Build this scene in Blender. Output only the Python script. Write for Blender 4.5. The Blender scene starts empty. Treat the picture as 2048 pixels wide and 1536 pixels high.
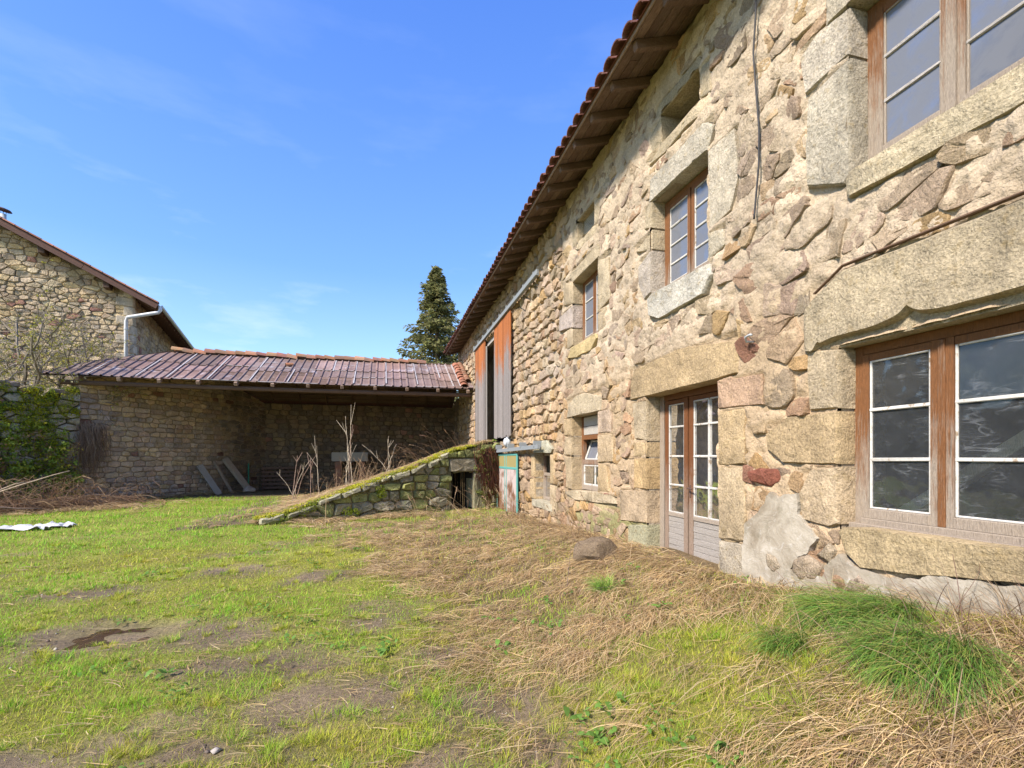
import bpy, math, random
import numpy as np
from mathutils import Vector
from mathutils.geometry import tessellate_polygon

C = bpy.context.scene.collection
S = bpy.context.scene
R = np.random.default_rng(11)
rad = math.radians

# ------------------------------------------------------------------ camera, sky, sun, exposure
H = 1.62                       # eye height
YAW = rad(14.6)
FPX = 975.0                    # focal length in photo pixels (photo 2048 wide)
cam_d = bpy.data.cameras.new('camera')
cam = bpy.data.objects.new('camera', cam_d); C.objects.link(cam)
cam_d.sensor_width = 36.0; cam_d.lens = 36.0 * FPX / 2048.0
cam_d.shift_y = 146.0 / 2048.0
cam_d.clip_start = 0.05; cam_d.clip_end = 2000
cam.location = (0, 0, H); cam.rotation_euler = (rad(90), 0, -YAW)
S.camera = cam

SUN_EL, SUN_AZ = rad(42), rad(-120)          # azimuth from +Y towards +X
to_sun = Vector((math.sin(SUN_AZ)*math.cos(SUN_EL), math.cos(SUN_AZ)*math.cos(SUN_EL), math.sin(SUN_EL)))
w = bpy.data.worlds.new('World'); S.world = w; w.use_nodes = True
nt = w.node_tree; nt.nodes.clear()
def wn(t, **k):
    n = nt.nodes.new(t)
    for a, b in k.items(): setattr(n, a, b)
    return n
sky = wn('ShaderNodeTexSky', sky_type='NISHITA', sun_disc=False, sun_elevation=SUN_EL, sun_rotation=SUN_AZ % (2*math.pi),
         altitude=800, air_density=1.0, dust_density=0.6, ozone_density=2.0)
SKY_STRENGTH = 0.108
hsv = wn('ShaderNodeHueSaturation'); hsv.inputs['Saturation'].default_value = 1.12
tc = wn('ShaderNodeTexCoord'); mp = wn('ShaderNodeMapping')
mp.inputs['Scale'].default_value = (1.2, 1.2, 4.5)
cn = wn('ShaderNodeTexNoise'); cn.inputs['Scale'].default_value = 2.3; cn.inputs['Detail'].default_value = 7; cn.inputs['Roughness'].default_value = 0.55
cr = wn('ShaderNodeMapRange'); cr.inputs[1].default_value = 0.50; cr.inputs[2].default_value = 0.78; cr.inputs[3].default_value = 0; cr.inputs[4].default_value = 0.75
sep = wn('ShaderNodeSeparateXYZ')
hz = wn('ShaderNodeMapRange'); hz.inputs[1].default_value = 0.0; hz.inputs[2].default_value = 0.55; hz.inputs[3].default_value = 1.25; hz.inputs[4].default_value = 0.12
mu = wn('ShaderNodeMath', operation='MULTIPLY')
mxc = wn('ShaderNodeMix', data_type='RGBA'); mxc.inputs[7].default_value = (2.5, 2.75, 3.0, 1)
bg = wn('ShaderNodeBackground'); bg.inputs['Strength'].default_value = SKY_STRENGTH
wo = wn('ShaderNodeOutputWorld')
L = nt.links.new
L(tc.outputs['Generated'], mp.inputs['Vector']); L(mp.outputs[0], cn.inputs['Vector']); L(cn.outputs['Fac'], cr.inputs[0])
L(tc.outputs['Generated'], sep.inputs[0]); L(sep.outputs['Z'], hz.inputs[0]); L(cr.outputs[0], mu.inputs[0]); L(hz.outputs[0], mu.inputs[1])
ramp = wn('ShaderNodeValToRGB'); e = ramp.color_ramp.elements
e[0].position = 0.0; e[0].color = (.50, .74, .95, 1); e[1].position = .75; e[1].color = (.055, .19, .86, 1)
for p_, c_ in ((.14, (.42, .66, .97, 1)), (.34, (.17, .39, .94, 1))): q_ = e.new(p_); q_.color = c_
rsc = wn('ShaderNodeMix', data_type='RGBA', blend_type='MULTIPLY'); rsc.inputs[0].default_value = 1; rsc.inputs[7].default_value = (2.2, 2.2, 2.2, 1)
rmx = wn('ShaderNodeMix', data_type='RGBA'); rmx.inputs[0].default_value = 0.72
L(sep.outputs['Z'], ramp.inputs[0]); L(ramp.outputs[0], rsc.inputs[6]); L(sky.outputs[0], hsv.inputs['Color']); L(hsv.outputs[0], rmx.inputs[6]); L(rsc.outputs[2], rmx.inputs[7]); L(rmx.outputs[2], mxc.inputs[6]); L(mu.outputs[0], mxc.inputs[0]); L(mxc.outputs[2], bg.inputs['Color']); L(bg.outputs[0], wo.inputs[0])

sd = bpy.data.lights.new('sun', 'SUN'); sd.energy = 2.0; sd.angle = rad(8.0); sd.color = (1.0, 0.905, 0.79)
so = bpy.data.objects.new('sun', sd); C.objects.link(so); so.rotation_euler = to_sun.to_track_quat('Z', 'Y').to_euler()
S.view_settings.view_transform = 'Standard'; S.view_settings.look = 'None'
S.view_settings.exposure = 2.15; S.view_settings.gamma = 1.0; S.view_settings.use_curve_mapping = False
S.cycles.max_bounces = 6; S.cycles.transparent_max_bounces = 12
S.cycles.use_denoising = True

# ------------------------------------------------------------------ noise
def _h(i, j, k, s):
    n = (i.astype(np.int64)*374761393 + j.astype(np.int64)*668265263 + k.astype(np.int64)*2147483647 + s*1274126177) & 0xffffffff
    n = ((n ^ (n >> 13)) * 1274126177) & 0xffffffff
    n = ((n ^ (n >> 16)) * 2246822519) & 0xffffffff
    return ((n ^ (n >> 15)) & 0xffffff) / float(0x7fffff) - 1.0
def vn(p, s=0):
    p = np.asarray(p, float); f = np.floor(p); t = p - f; t = t*t*(3-2*t); i = f.astype(np.int64)
    o = 0
    for a in (0, 1):
        for b in (0, 1):
            for c in (0, 1):
                o = o + _h(i[..., 0]+a, i[..., 1]+b, i[..., 2]+c, s) * (t[..., 0] if a else 1-t[..., 0]) * (t[..., 1] if b else 1-t[..., 1]) * (t[..., 2] if c else 1-t[..., 2])
    return o
def fbm(p, o=4, s=0, g=0.5):
    p = np.asarray(p, float); a, r, n = 1.0, 0, 0
    for q in range(o):
        r = r + a*vn(p*(2**q) + 17.3*q, s+q); n += a; a *= g
    return r/n
def n2(x, y, sc, o=3, s=0):
    x = np.asarray(x, float); y = np.asarray(y, float)
    return fbm(np.stack([x*sc, y*sc, np.zeros_like(x)+s*3.7], -1), o, s)
def sst(a, b, x):
    t = np.clip((np.asarray(x, float)-a)/(b-a), 0, 1); return t*t*(3-2*t)

# ------------------------------------------------------------------ objects
WLOC = {}
def put(o, label=None, cat=None, group=None, kind=None):
    if label: o['label'] = label
    if cat: o['category'] = cat
    if group: o['group'] = group
    if kind: o['kind'] = kind
    return o
def thing(name, loc, label, cat, group=None):
    o = bpy.data.objects.new(name, None); C.objects.link(o); o.location = loc; o.empty_display_size = 0.3
    WLOC[o] = np.array(loc, float); return put(o, label, cat, group)
def mk(name, V, F, mat, parent=None, col=None, smooth=False, loc=None, sharp=0):
    """one mesh object from world-space vertices"""
    V = np.asarray(V, float).reshape(-1, 3)
    base = WLOC[parent] if parent is not None else np.array(loc if loc is not None else (0, 0, 0), float)
    me = bpy.data.meshes.new(name)
    Vl = V - base
    me.vertices.add(len(Vl)); me.vertices.foreach_set('co', Vl.astype(np.float32).ravel())
    if not isinstance(F, (list, tuple)): F = [F]
    F = [np.asarray(f, np.int32) for f in F if len(f)]
    tot = np.concatenate([np.full(len(f), f.shape[1], np.int32) for f in F])
    li = np.concatenate([f.ravel() for f in F])
    me.loops.add(len(li)); me.loops.foreach_set('vertex_index', li)
    me.polygons.add(len(tot)); st = np.zeros(len(tot), np.int32); st[1:] = np.cumsum(tot)[:-1]
    me.polygons.foreach_set('loop_start', st)
    me.polygons.foreach_set('use_smooth', np.full(len(tot), bool(smooth)))
    if col is not None:
        col = np.asarray(col, np.float32)
        if col.ndim == 1: col = np.tile(col, (len(Vl), 1))
        if col.shape[1] == 3: col = np.concatenate([col, np.ones((len(col), 1), np.float32)], 1)
        at = me.color_attributes.new('col', 'FLOAT_COLOR', 'POINT'); at.data.foreach_set('color', col.ravel())
    me.update(calc_edges=True); me.validate(verbose=False)
    if sharp: me.set_sharp_from_angle(angle=rad(sharp))
    if mat: me.materials.append(mat)
    o = bpy.data.objects.new(name, me); C.objects.link(o)
    if parent is not None: o.parent = parent; WLOC[o] = base
    else: o.location = base; WLOC[o] = base
    return o

def _cb():
    idx = {}; n = 0
    for sx in (-1, 1):
        for sy in (-1, 1):
            for sz in (-1, 1):
                for a in range(3): idx[(sx, sy, sz, a)] = n; n += 1
    q, t = [], []
    for a in range(3):
        b, c = (a+1) % 3, (a+2) % 3
        for s in (-1, 1):
            f = []
            for (u, v) in ((-1, -1), (1, -1), (1, 1), (-1, 1)):
                k = [0, 0, 0]; k[a] = s; k[b] = u; k[c] = v; f.append(idx[(*k, a)])
            q.append(f if s > 0 else f[::-1])
    for a in range(3):
        b, c = (a+1) % 3, (a+2) % 3
        for u in (-1, 1):
            for v in (-1, 1):
                k0 = [0]*3; k1 = [0]*3; k0[a] = -1; k1[a] = 1
                for k in (k0, k1): k[b] = u; k[c] = v
                f = [idx[(*k0, b)], idx[(*k1, b)], idx[(*k1, c)], idx[(*k0, c)]]
                q.append(f if u*v < 0 else f[::-1])
    for sx in (-1, 1):
        for sy in (-1, 1):
            for sz in (-1, 1):
                f = [idx[(sx, sy, sz, a)] for a in range(3)]
                t.append(f if sx*sy*sz > 0 else f[::-1])
    return list(idx.keys()), np.array(q), np.array(t)
CBK, CBQ, CBT = _cb()
CBS = np.array([[k[0], k[1], k[2]] for k in CBK], float); CBA = np.array([k[3] for k in CBK])

class MB:
    def __init__(s): s.V, s.Q, s.T, s.C, s.n = [], [], [], [], 0
    def add(s, V, Q=None, T=None, col=(1, 1, 1, 1)):
        V = np.asarray(V, float).reshape(-1, 3)
        if Q is not None and len(Q): s.Q.append(np.asarray(Q, np.int64).reshape(-1, 4) + s.n)
        if T is not None and len(T): s.T.append(np.asarray(T, np.int64).reshape(-1, 3) + s.n)
        c = np.asarray(col, float)
        if c.ndim == 1: c = np.tile(c, (len(V), 1))
        if c.shape[1] == 3: c = np.concatenate([c, np.ones((len(c), 1))], 1)
        s.V.append(V); s.C.append(c); s.n += len(V); return s
    def box(s, c, size, ax=None, bev=0.006, col=(1, 1, 1, 1), wob=0.0):
        """chamfered box; ax = three axis vectors"""
        h = np.array(size, float)/2; b = min(bev, h.min()*0.6)
        P = CBS*(h - b); P[np.arange(24), CBA] = CBS[np.arange(24), CBA]*h[CBA]
        if wob: P = P + R.normal(0, wob, P.shape)
        A = np.array(ax if ax is not None else np.eye(3), float)
        return s.add(P @ A + np.array(c, float), CBQ, CBT, col)
    def bar(s, a, b, wd, th, up=(0, 0, 1), bev=0.005, col=(1, 1, 1, 1), wob=0.0):
        """chamfered bar from a to b; wd across, th along up"""
        a = np.array(a, float); b = np.array(b, float); d = b-a; ln = np.linalg.norm(d); d /= ln
        u = np.array(up, float); u -= d*np.dot(u, d); u /= np.linalg.norm(u)
        return s.box((a+b)/2, (ln, wd, th), (d, np.cross(u, d), u), bev, col, wob)
    def tube(s, P, r, n=6, col=(1, 1, 1, 1), cap=True):
        P = np.asarray(P, float); m = len(P); r = np.broadcast_to(np.asarray(r, float), (m,))
        T = np.gradient(P, axis=0); T /= np.linalg.norm(T, axis=1)[:, None] + 1e-12
        ref = np.array([0, 0, 1.0]) if abs(T[0, 2]) < 0.9 else np.array([1.0, 0, 0])
        u = np.cross(T[0], ref); u /= np.linalg.norm(u); rings = []
        an = np.arange(n)*2*math.pi/n
        for i in range(m):
            u = u - T[i]*np.dot(u, T[i]); u /= np.linalg.norm(u)+1e-12; v = np.cross(T[i], u)
            rings.append(P[i] + r[i]*(np.cos(an)[:, None]*u + np.sin(an)[:, None]*v))
        V = np.concatenate(rings); k = np.arange(n); k2 = (k+1) % n; Q = []
        for i in range(m-1): Q.append(np.stack([i*n+k, i*n+k2, (i+1)*n+k2, (i+1)*n+k], 1))
        T_ = []
        if cap:
            V = np.concatenate([V, [P[0]], [P[-1]]]); a, b = len(V)-2, len(V)-1
            T_ = np.concatenate([np.stack([np.full(n, a), k2, k], 1), np.stack([np.full(n, b), (m-1)*n+k, (m-1)*n+k2], 1)])
        return s.add(V, np.concatenate(Q), T_, col)
    def build(s, name, mat, parent=None, smooth=False, loc=None, **k):
        F = []
        if s.Q: F.append(np.concatenate(s.Q))
        if s.T: F.append(np.concatenate(s.T))
        o = mk(name, np.concatenate(s.V), F, mat, parent, np.concatenate(s.C), smooth, loc)
        return put(o, **k)

def grid_faces(ny, nx):
    i = np.arange(ny*nx).reshape(ny, nx)
    return np.stack([i[:-1, :-1], i[:-1, 1:], i[1:, 1:], i[1:, :-1]], -1).reshape(-1, 4)

# ------------------------------------------------------------------ materials
class NT:
    def __init__(s, name):
        s.m = bpy.data.materials.new(name); s.m.use_nodes = True; s.t = s.m.node_tree; s.t.nodes.clear()
        s.out = s.t.nodes.new('ShaderNodeOutputMaterial'); s.p = s.t.nodes.new('ShaderNodeBsdfPrincipled')
        s.t.links.new(s.p.outputs[0], s.out.inputs[0]); s._pos = None; s._at = None
    def n(s, t, **k):
        n = s.t.nodes.new(t)
        for a, b in k.items(): setattr(n, a, b)
        return n
    def l(s, a, b): s.t.links.new(a, b)
    def v(s, inp, val):
        if hasattr(val, 'is_output') or isinstance(val, bpy.types.NodeSocket): s.l(val, inp)
        else: inp.default_value = val
    @property
    def pos(s):
        if s._pos is None: s._pos = s.n('ShaderNodeNewGeometry').outputs['Position']
        return s._pos
    @property
    def at(s):
        if s._at is None: s._at = s.n('ShaderNodeAttribute', attribute_name='col')
        return s._at
    def map(s, scale, vec=None):
        m = s.n('ShaderNodeMapping'); m.inputs['Scale'].default_value = scale; s.l(vec or s.pos, m.inputs[0]); return m.outputs[0]
    def noise(s, scale, det=4, rough=0.55, vec=None, dist=0.0):
        n = s.n('ShaderNodeTexNoise'); n.inputs['Scale'].default_value = scale; n.inputs['Detail'].default_value = det
        n.inputs['Roughness'].default_value = rough; n.inputs['Distortion'].default_value = dist; s.l(vec or s.pos, n.inputs['Vector']); return n.outputs['Fac']
    def vor(s, scale, vec=None, feature='F1'):
        n = s.n('ShaderNodeTexVoronoi', feature=feature); n.inputs['Scale'].default_value = scale; s.l(vec or s.pos, n.inputs['Vector']); return n.outputs['Distance']
    def rng(s, x, a, b, c=0.0, d=1.0):
        n = s.n('ShaderNodeMapRange'); s.l(x, n.inputs[0])
        for i, q in zip((1, 2, 3, 4), (a, b, c, d)): n.inputs[i].default_value = q
        return n.outputs[0]
    def math(s, op, a, b=0.0):
        n = s.n('ShaderNodeMath', operation=op); s.v(n.inputs[0], a); s.v(n.inputs[1], b); return n.outputs[0]
    def mix(s, f, a, b, bt='MIX'):
        n = s.n('ShaderNodeMix', data_type='RGBA', blend_type=bt); s.v(n.inputs[0], f); s.v(n.inputs[6], a); s.v(n.inputs[7], b); return n.outputs[2]
    def gray(s, x):
        n = s.n('ShaderNodeCombineColor')
        for i in range(3): s.l(x, n.inputs[i])
        return n.outputs[0]
    def bump(s, h, dist, strength=1.0, prev=None):
        n = s.n('ShaderNodeBump'); n.inputs['Distance'].default_value = dist; n.inputs['Strength'].default_value = strength; s.l(h, n.inputs['Height'])
        if prev is not None: s.l(prev, n.inputs['Normal'])
        return n.outputs[0]
    def fin(s, base, rough=0.9, nrm=None, spec=0.25, metal=0.0):
        s.v(s.p.inputs['Base Color'], base); s.v(s.p.inputs['Roughness'], rough)
        s.p.inputs['Specular IOR Level'].default_value = spec; s.v(s.p.inputs['Metallic'], metal)
        if nrm is not None: s.l(nrm, s.p.inputs['Normal'])
        return s.m
def rgb(r, g, b): return (r, g, b, 1)

def m_stone(name, speck=70, spk=(0.62, 1.32), bump=0.02, fine=0.004, lich=0.25, lcol=(0.30, 0.25, 0.10), big=(0.82, 1.18), dark=0.22):
    k = NT(name)
    a = k.noise(3.2, 5, 0.6); b = k.noise(speck, 3, 0.7); c = k.noise(14, 5, 0.65)
    col = k.mix(1.0, k.at.outputs['Color'], k.gray(k.rng(a, 0.3, 0.7, *big)), 'MULTIPLY')
    col = k.mix(1.0, col, k.gray(k.rng(b, 0.35, 0.65, *spk)), 'MULTIPLY')
    st_ = k.noise(1.0, 5, 0.6, k.map((2.2, 2.2, .35)))
    col = k.mix(1.0, col, k.gray(k.rng(st_, 0.35, 0.68, 1.08, 0.80)), 'MULTIPLY')
    if lich:
        col = k.mix(k.math('MULTIPLY', k.rng(c, 0.55, 0.72), lich), col, rgb(*lcol))
        d = k.noise(6.5, 6, 0.7)
        col = k.mix(k.math('MULTIPLY', k.rng(d, 0.60, 0.74), dark), col, rgb(0.09, 0.075, 0.06))
    n1 = k.bump(k.noise(7, 9, 0.66, dist=0.4), bump)
    n2_ = k.bump(b, fine, 1.0, n1)
    return k.fin(col, 0.92, n2_, 0.2)
M = {}
M['rubble'] = m_stone('rubble_stone', 80, (0.74, 1.24), 0.11, 0.008, 0.2)
M['dressed'] = m_stone('dressed_granite', 48, (0.70, 1.24), 0.05, 0.010, 0.55, (0.31, 0.225, 0.10), (0.72, 1.20), 0.4)
M['mossstone'] = m_stone('mossy_stone', 60, (0.65, 1.3), 0.03, 0.005, 0.85, (0.17, 0.19, 0.03))

k = NT('lime_mortar')
a = k.noise(1.3, 5, 0.6); b = k.noise(45, 5, 0.75); c = k.noise(9, 6, 0.6)
col = k.mix(1.0, k.at.outputs['Color'], k.gray(k.rng(a, 0.3, 0.7, 0.80, 1.16)), 'MULTIPLY')
col = k.mix(1.0, col, k.gray(k.rng(b, 0.3, 0.7, 0.72, 1.2)), 'MULTIPLY')
col = k.mix(1.0, col, k.gray(k.rng(k.noise(1.0, 5, 0.6, k.map((2.2, 2.2, .35))), 0.35, 0.68, 1.06, 0.82)), 'MULTIPLY')
col = k.mix(k.math('MULTIPLY', k.rng(c, 0.56, 0.75), 0.4), col, rgb(0.24, 0.17, 0.095))
M['mortar'] = k.fin(col, 0.95, k.bump(b, 0.010, 1.0, k.bump(c, 0.06)), 0.15)

k = NT('cement_render')
a = k.noise(2.6, 6, 0.65, dist=0.6); b = k.noise(55, 4, 0.7); c = k.noise(7, 6, 0.7, dist=1.0)
col = k.mix(k.rng(a, 0.38, 0.62), rgb(0.235, 0.195, 0.14), rgb(0.42, 0.375, 0.30))
col = k.mix(k.math('MULTIPLY', k.rng(c, 0.56, 0.70), 0.7), col, rgb(0.56, 0.53, 0.48))
col = k.mix(k.math('MULTIPLY', k.rng(k.noise(4.2, 6, 0.7), 0.58, 0.7), 0.5), col, rgb(0.13, 0.12, 0.07))
M['render'] = k.fin(col, 0.9, k.bump(b, 0.003, 1.0, k.bump(c, 0.015)), 0.2)

def m_wood(name, fresh, grey, dirt=(0.06, 0.045, 0.035), axis=(30, 30, 2.0), lo=0.35, hi=0.65, rough=0.75, amp=1.2):
    """col.rgb tints; col.alpha = weathering 0 (varnished) .. 1 (bare grey)"""
    k = NT(name)
    g = k.noise(2.2, 6, 0.65, k.map(axis)); g2 = k.noise(7, 4, 0.7, k.map(tuple(q*1.7 for q in axis))); bl = k.noise(4, 4, 0.6)
    wv = k.math('ADD', k.at.outputs['Alpha'], k.math('MULTIPLY', k.math('SUBTRACT', k.math('ADD', k.math('MULTIPLY', g, 0.7), k.math('MULTIPLY', bl, 0.3)), 0.5), amp))
    col = k.mix(k.rng(wv, lo, hi), rgb(*fresh), rgb(*grey))
    col = k.mix(1.0, col, k.gray(k.rng(g2, 0.3, 0.7, 0.55, 1.3)), 'MULTIPLY')
    col = k.mix(k.math('MULTIPLY', k.rng(g, 0.60, 0.72), 0.6), col, rgb(*dirt))
    col = k.mix(1.0, col, k.at.outputs['Color'], 'MULTIPLY')
    return k.fin(col, rough, k.bump(g2, 0.004, 1.0, k.bump(g, 0.006)), 0.3)
M['oak'] = m_wood('varnished_frame_wood', (0.185, 0.078, 0.028), (0.31, 0.255, 0.20))
M['barnwood'] = m_wood('barn_door_wood', (0.36, 0.12, 0.032), (0.24, 0.215, 0.20), dirt=(0.05, 0.04, 0.035), axis=(14, 14, .8), lo=0.40, hi=0.58, amp=1.3)
M['greywood'] = m_wood('grey_weathered_wood', (0.30, 0.25, 0.21), (0.40, 0.37, 0.34), axis=(3, 3, 30))
M['eavewood'] = m_wood('eave_wood', (0.135, 0.085, 0.06), (0.20, 0.14, 0.105), axis=(4, 1.2, 20), amp=1.0)
M['shedwood'] = m_wood('shed_wood', (0.14, 0.09, 0.065), (0.20, 0.15, 0.12), axis=(1.2, 6, 14))
M['plankwood'] = m_wood('plank_wood', (0.34, 0.26, 0.19), (0.42, 0.36, 0.29), axis=(16, 16, 3))

def m_paint(name, colr, under, amt=0.35, rough=0.55, sc=18):
    k = NT(name)
    a = k.noise(sc, 6, 0.7, k.map((1, 1, 0.5))); b = k.noise(60, 3, 0.6)
    col = k.mix(k.rng(a, 0.5+0.25*(1-amt), 0.58+0.25*(1-amt)), rgb(*colr), rgb(*under))
    col = k.mix(1.0, col, k.gray(k.rng(b, 0.3, 0.7, 0.85, 1.1)), 'MULTIPLY')
    return k.fin(col, rough, k.bump(a, 0.002), 0.4)
M['white'] = m_paint('flaking_white_paint', (0.50, 0.48, 0.44), (0.26, 0.19, 0.12), 0.75)
M['teal'] = m_paint('teal_paint', (0.10, 0.34, 0.31), (0.20, 0.16, 0.10), 0.35)
M['zinc'] = m_paint('zinc', (0.42, 0.45, 0.47), (0.33, 0.30, 0.27), 0.3, 0.45)
M['rail'] = m_paint('galvanised_rail', (0.23, 0.25, 0.26), (0.17, 0.15, 0.13), 0.5, 0.6)
M['pvc'] = m_paint('grey_pipe', (0.55, 0.57, 0.60), (0.42, 0.42, 0.42), 0.2, 0.4)
M['iron'] = m_paint('rusty_iron', (0.10, 0.06, 0.045), (0.16, 0.07, 0.03), 0.6, 0.7)
M['black'] = m_paint('black_rubber', (0.025, 0.025, 0.028), (0.06, 0.06, 0.06), 0.2, 0.6)
M['green'] = m_paint('green_paint', (0.03, 0.22, 0.13), (0.05, 0.15, 0.1), 0.2)
M['tarp'] = m_paint('white_plastic', (0.46, 0.46, 0.46), (0.24, 0.21, 0.17), 0.6, 0.5, 5)
M['cement'] = m_paint('pale_concrete', (0.34, 0.31, 0.27), (0.22, 0.19, 0.15), 0.6, 0.9, 6)
M['yellowpanel'] = m_paint('yellowed_panel', (0.30, 0.25, 0.10), (0.22, 0.18, 0.08), 0.5, 0.7, 8)
k = NT('rusty_door_panel')
a = k.noise(2.4, 6, 0.6); z_ = k.n('ShaderNodeSeparateXYZ'); k.l(k.pos, z_.inputs[0])
col = k.mix(k.rng(k.math('ADD', a, k.math('MULTIPLY', z_.outputs['Z'], 0.22)), 0.55, 0.72), rgb(0.17, 0.085, 0.05), rgb(0.46, 0.38, 0.35))
M['rustpanel'] = k.fin(col, 0.7, k.bump(k.noise(40, 4), 0.002), 0.3)

def m_tile(name, c0, c1, lich=(0.20, 0.17, 0.11)):
    k = NT(name); a = k.noise(5, 5, 0.6); b = k.noise(40, 4, 0.7)
    col = k.mix(k.rng(a, 0.35, 0.65), rgb(*c0), rgb(*c1)); col = k.mix(k.math('MULTIPLY', k.rng(b, 0.52, 0.7), 0.6), col, rgb(*lich))
    col = k.mix(1.0, col, k.at.outputs['Color'], 'MULTIPLY')
    return k.fin(col, 0.85, k.bump(b, 0.006), 0.25)
M['tile'] = m_tile('red_brown_tile', (0.16, 0.062, 0.045), (0.11, 0.05, 0.045))
M['terracotta'] = m_tile('terracotta', (0.33, 0.13, 0.075), (0.22, 0.13, 0.09))
k = NT('rusty_roof_sheet')
a = k.noise(2.2, 6, 0.6); b = k.noise(0.9, 4, 0.6, dist=1.2); f = k.noise(30, 4, 0.7)
col = k.mix(k.rng(a, 0.35, 0.65), rgb(0.16, 0.108, 0.088), rgb(0.225, 0.16, 0.135))
col = k.mix(k.math('MULTIPLY', k.rng(b, 0.58, 0.72), 0.75), col, rgb(0.42, 0.41, 0.44))
col = k.mix(k.math('MULTIPLY', k.rng(f, 0.62, 0.75), 0.5), col, rgb(0.15, 0.06, 0.03))
col = k.mix(1.0, col, k.at.outputs['Color'], 'MULTIPLY')
M['sheet'] = k.fin(col, k.rng(f, 0.3, 0.7, 0.55, 0.75), k.bump(f, 0.004), 0.3, 0.0)
M['sheetlight'] = m_paint('zinc_strip', (0.38, 0.36, 0.35), (0.24, 0.16, 0.13), 0.7, 0.6, 6)

def m_glass(name, dust, dcol=(0.42, 0.45, 0.50), web=0.5):
    k = NT(name)
    tr = k.n('ShaderNodeBsdfTransparent'); tr.inputs[0].default_value = (0.80, 0.84, 0.84, 1)
    gl = k.n('ShaderNodeBsdfGlossy'); gl.inputs['Roughness'].default_value = 0.06; gl.inputs['Color'].default_value = (.75, .75, .75, 1)
    lw = k.n('ShaderNodeFresnel'); lw.inputs[0].default_value = 1.45
    k.l(k.bump(k.noise(3.0, 2), 0.012), gl.inputs['Normal'])
    m1 = k.n('ShaderNodeMixShader'); k.l(lw.outputs[0], m1.inputs[0]); k.l(tr.outputs[0], m1.inputs[1]); k.l(gl.outputs[0], m1.inputs[2])
    df = k.n('ShaderNodeBsdfDiffuse'); df.inputs[0].default_value = rgb(*dcol)
    d1 = k.rng(k.noise(4, 6, 0.7, dist=0.8), 0.35, 0.75, dust*0.75, dust*1.3)
    line = None
    for sc_, thr, amp in (((3, 3, 15), .03, .9), ((5, 5, 30), .025, .6), ((11, 11, 9), .008, .6)):
        wv = k.noise(1.0, 1.2, 0.4, k.map(sc_), dist=.9)
        ln = k.rng(k.math('ABSOLUTE', k.math('SUBTRACT', wv, 0.5)), 0.0, thr, web*amp, 0.0)
        ln = k.math('MULTIPLY', ln, k.rng(k.noise(7, 4, 0.6), 0.45, 0.68)); line = ln if line is None else k.math('ADD', line, ln)
    m2 = k.n('ShaderNodeMixShader'); k.l(k.math('MINIMUM', k.math('ADD', d1, line), 0.95), m2.inputs[0]); k.l(m1.outputs[0], m2.inputs[1]); k.l(df.outputs[0], m2.inputs[2])
    k.l(m2.outputs[0], k.out.inputs[0]); k.t.nodes.remove(k.p)
    return k.m
M['glass'] = m_glass('dusty_cobwebbed_glass', 0.06, (0.34, 0.35, 0.37), 0.20)
M['glassdull'] = m_glass('frosted_dirty_glass', 0.95, (0.145, 0.155, 0.18), 0.12)

def m_leaf(name, trans=0.3, rough=0.6, spec=0.25):
    k = NT(name)
    k.l(k.at.outputs['Color'], k.p.inputs['Base Color']); k.p.inputs['Roughness'].default_value = rough; k.p.inputs['Specular IOR Level'].default_value = spec
    tl = k.n('ShaderNodeBsdfTranslucent'); k.l(k.at.outputs['Color'], tl.inputs[0])
    m = k.n('ShaderNodeMixShader'); m.inputs[0].default_value = trans; k.l(k.p.outputs[0], m.inputs[1]); k.l(tl.outputs[0], m.inputs[2]); k.l(m.outputs[0], k.out.inputs[0])
    return k.m
M['leaf'] = m_leaf('plant_blades', 0.42)
k = NT('bark'); a = k.noise(14, 5, 0.7); M['bark'] = k.fin(k.mix(1.0, k.at.outputs['Color'], k.gray(k.rng(a, 0.3, 0.7, 0.6, 1.35)), 'MULTIPLY'), 0.9, k.bump(a, 0.01), 0.2)
k = NT('wet_soil')
a = k.noise(1.1, 6, 0.6); b = k.noise(26, 6, 0.7); c = k.noise(140, 3, 0.7)
col = k.mix(1.0, k.at.outputs['Color'], k.gray(k.rng(a, 0.3, 0.7, 0.70, 1.25)), 'MULTIPLY')
col = k.mix(1.0, col, k.gray(k.rng(b, 0.3, 0.7, 0.62, 1.3)), 'MULTIPLY')
col = k.mix(k.math('MULTIPLY', k.rng(c, 0.62, 0.75), 0.6), col, rgb(0.30, 0.28, 0.25))
M['soil'] = k.fin(col, k.rng(k.at.outputs['Alpha'], 0, 1, 0.55, 0.95), k.bump(c, 0.008, 1.0, k.bump(b, 0.05)), 0.25)
k = NT('puddle_water'); M['water'] = k.fin(rgb(0.045, 0.026, 0.013), 0.06, k.bump(k.noise(14, 2), 0.0008), 0.5)
k = NT('dark_room'); M['room'] = k.fin(k.mix(k.rng(k.noise(3, 5), 0.3, 0.7), rgb(0.05, 0.05, 0.055), rgb(0.16, 0.15, 0.14)), 0.95, None, 0.1)
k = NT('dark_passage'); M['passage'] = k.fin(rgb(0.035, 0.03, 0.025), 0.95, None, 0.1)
k = NT('moss'); a = k.noise(40, 4, 0.7); M['moss'] = k.fin(k.mix(1.0, k.at.outputs['Color'], k.gray(k.rng(a, 0.3, 0.7, 0.6, 1.4)), 'MULTIPLY'), 0.95, k.bump(a, 0.02), 0.1)

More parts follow.
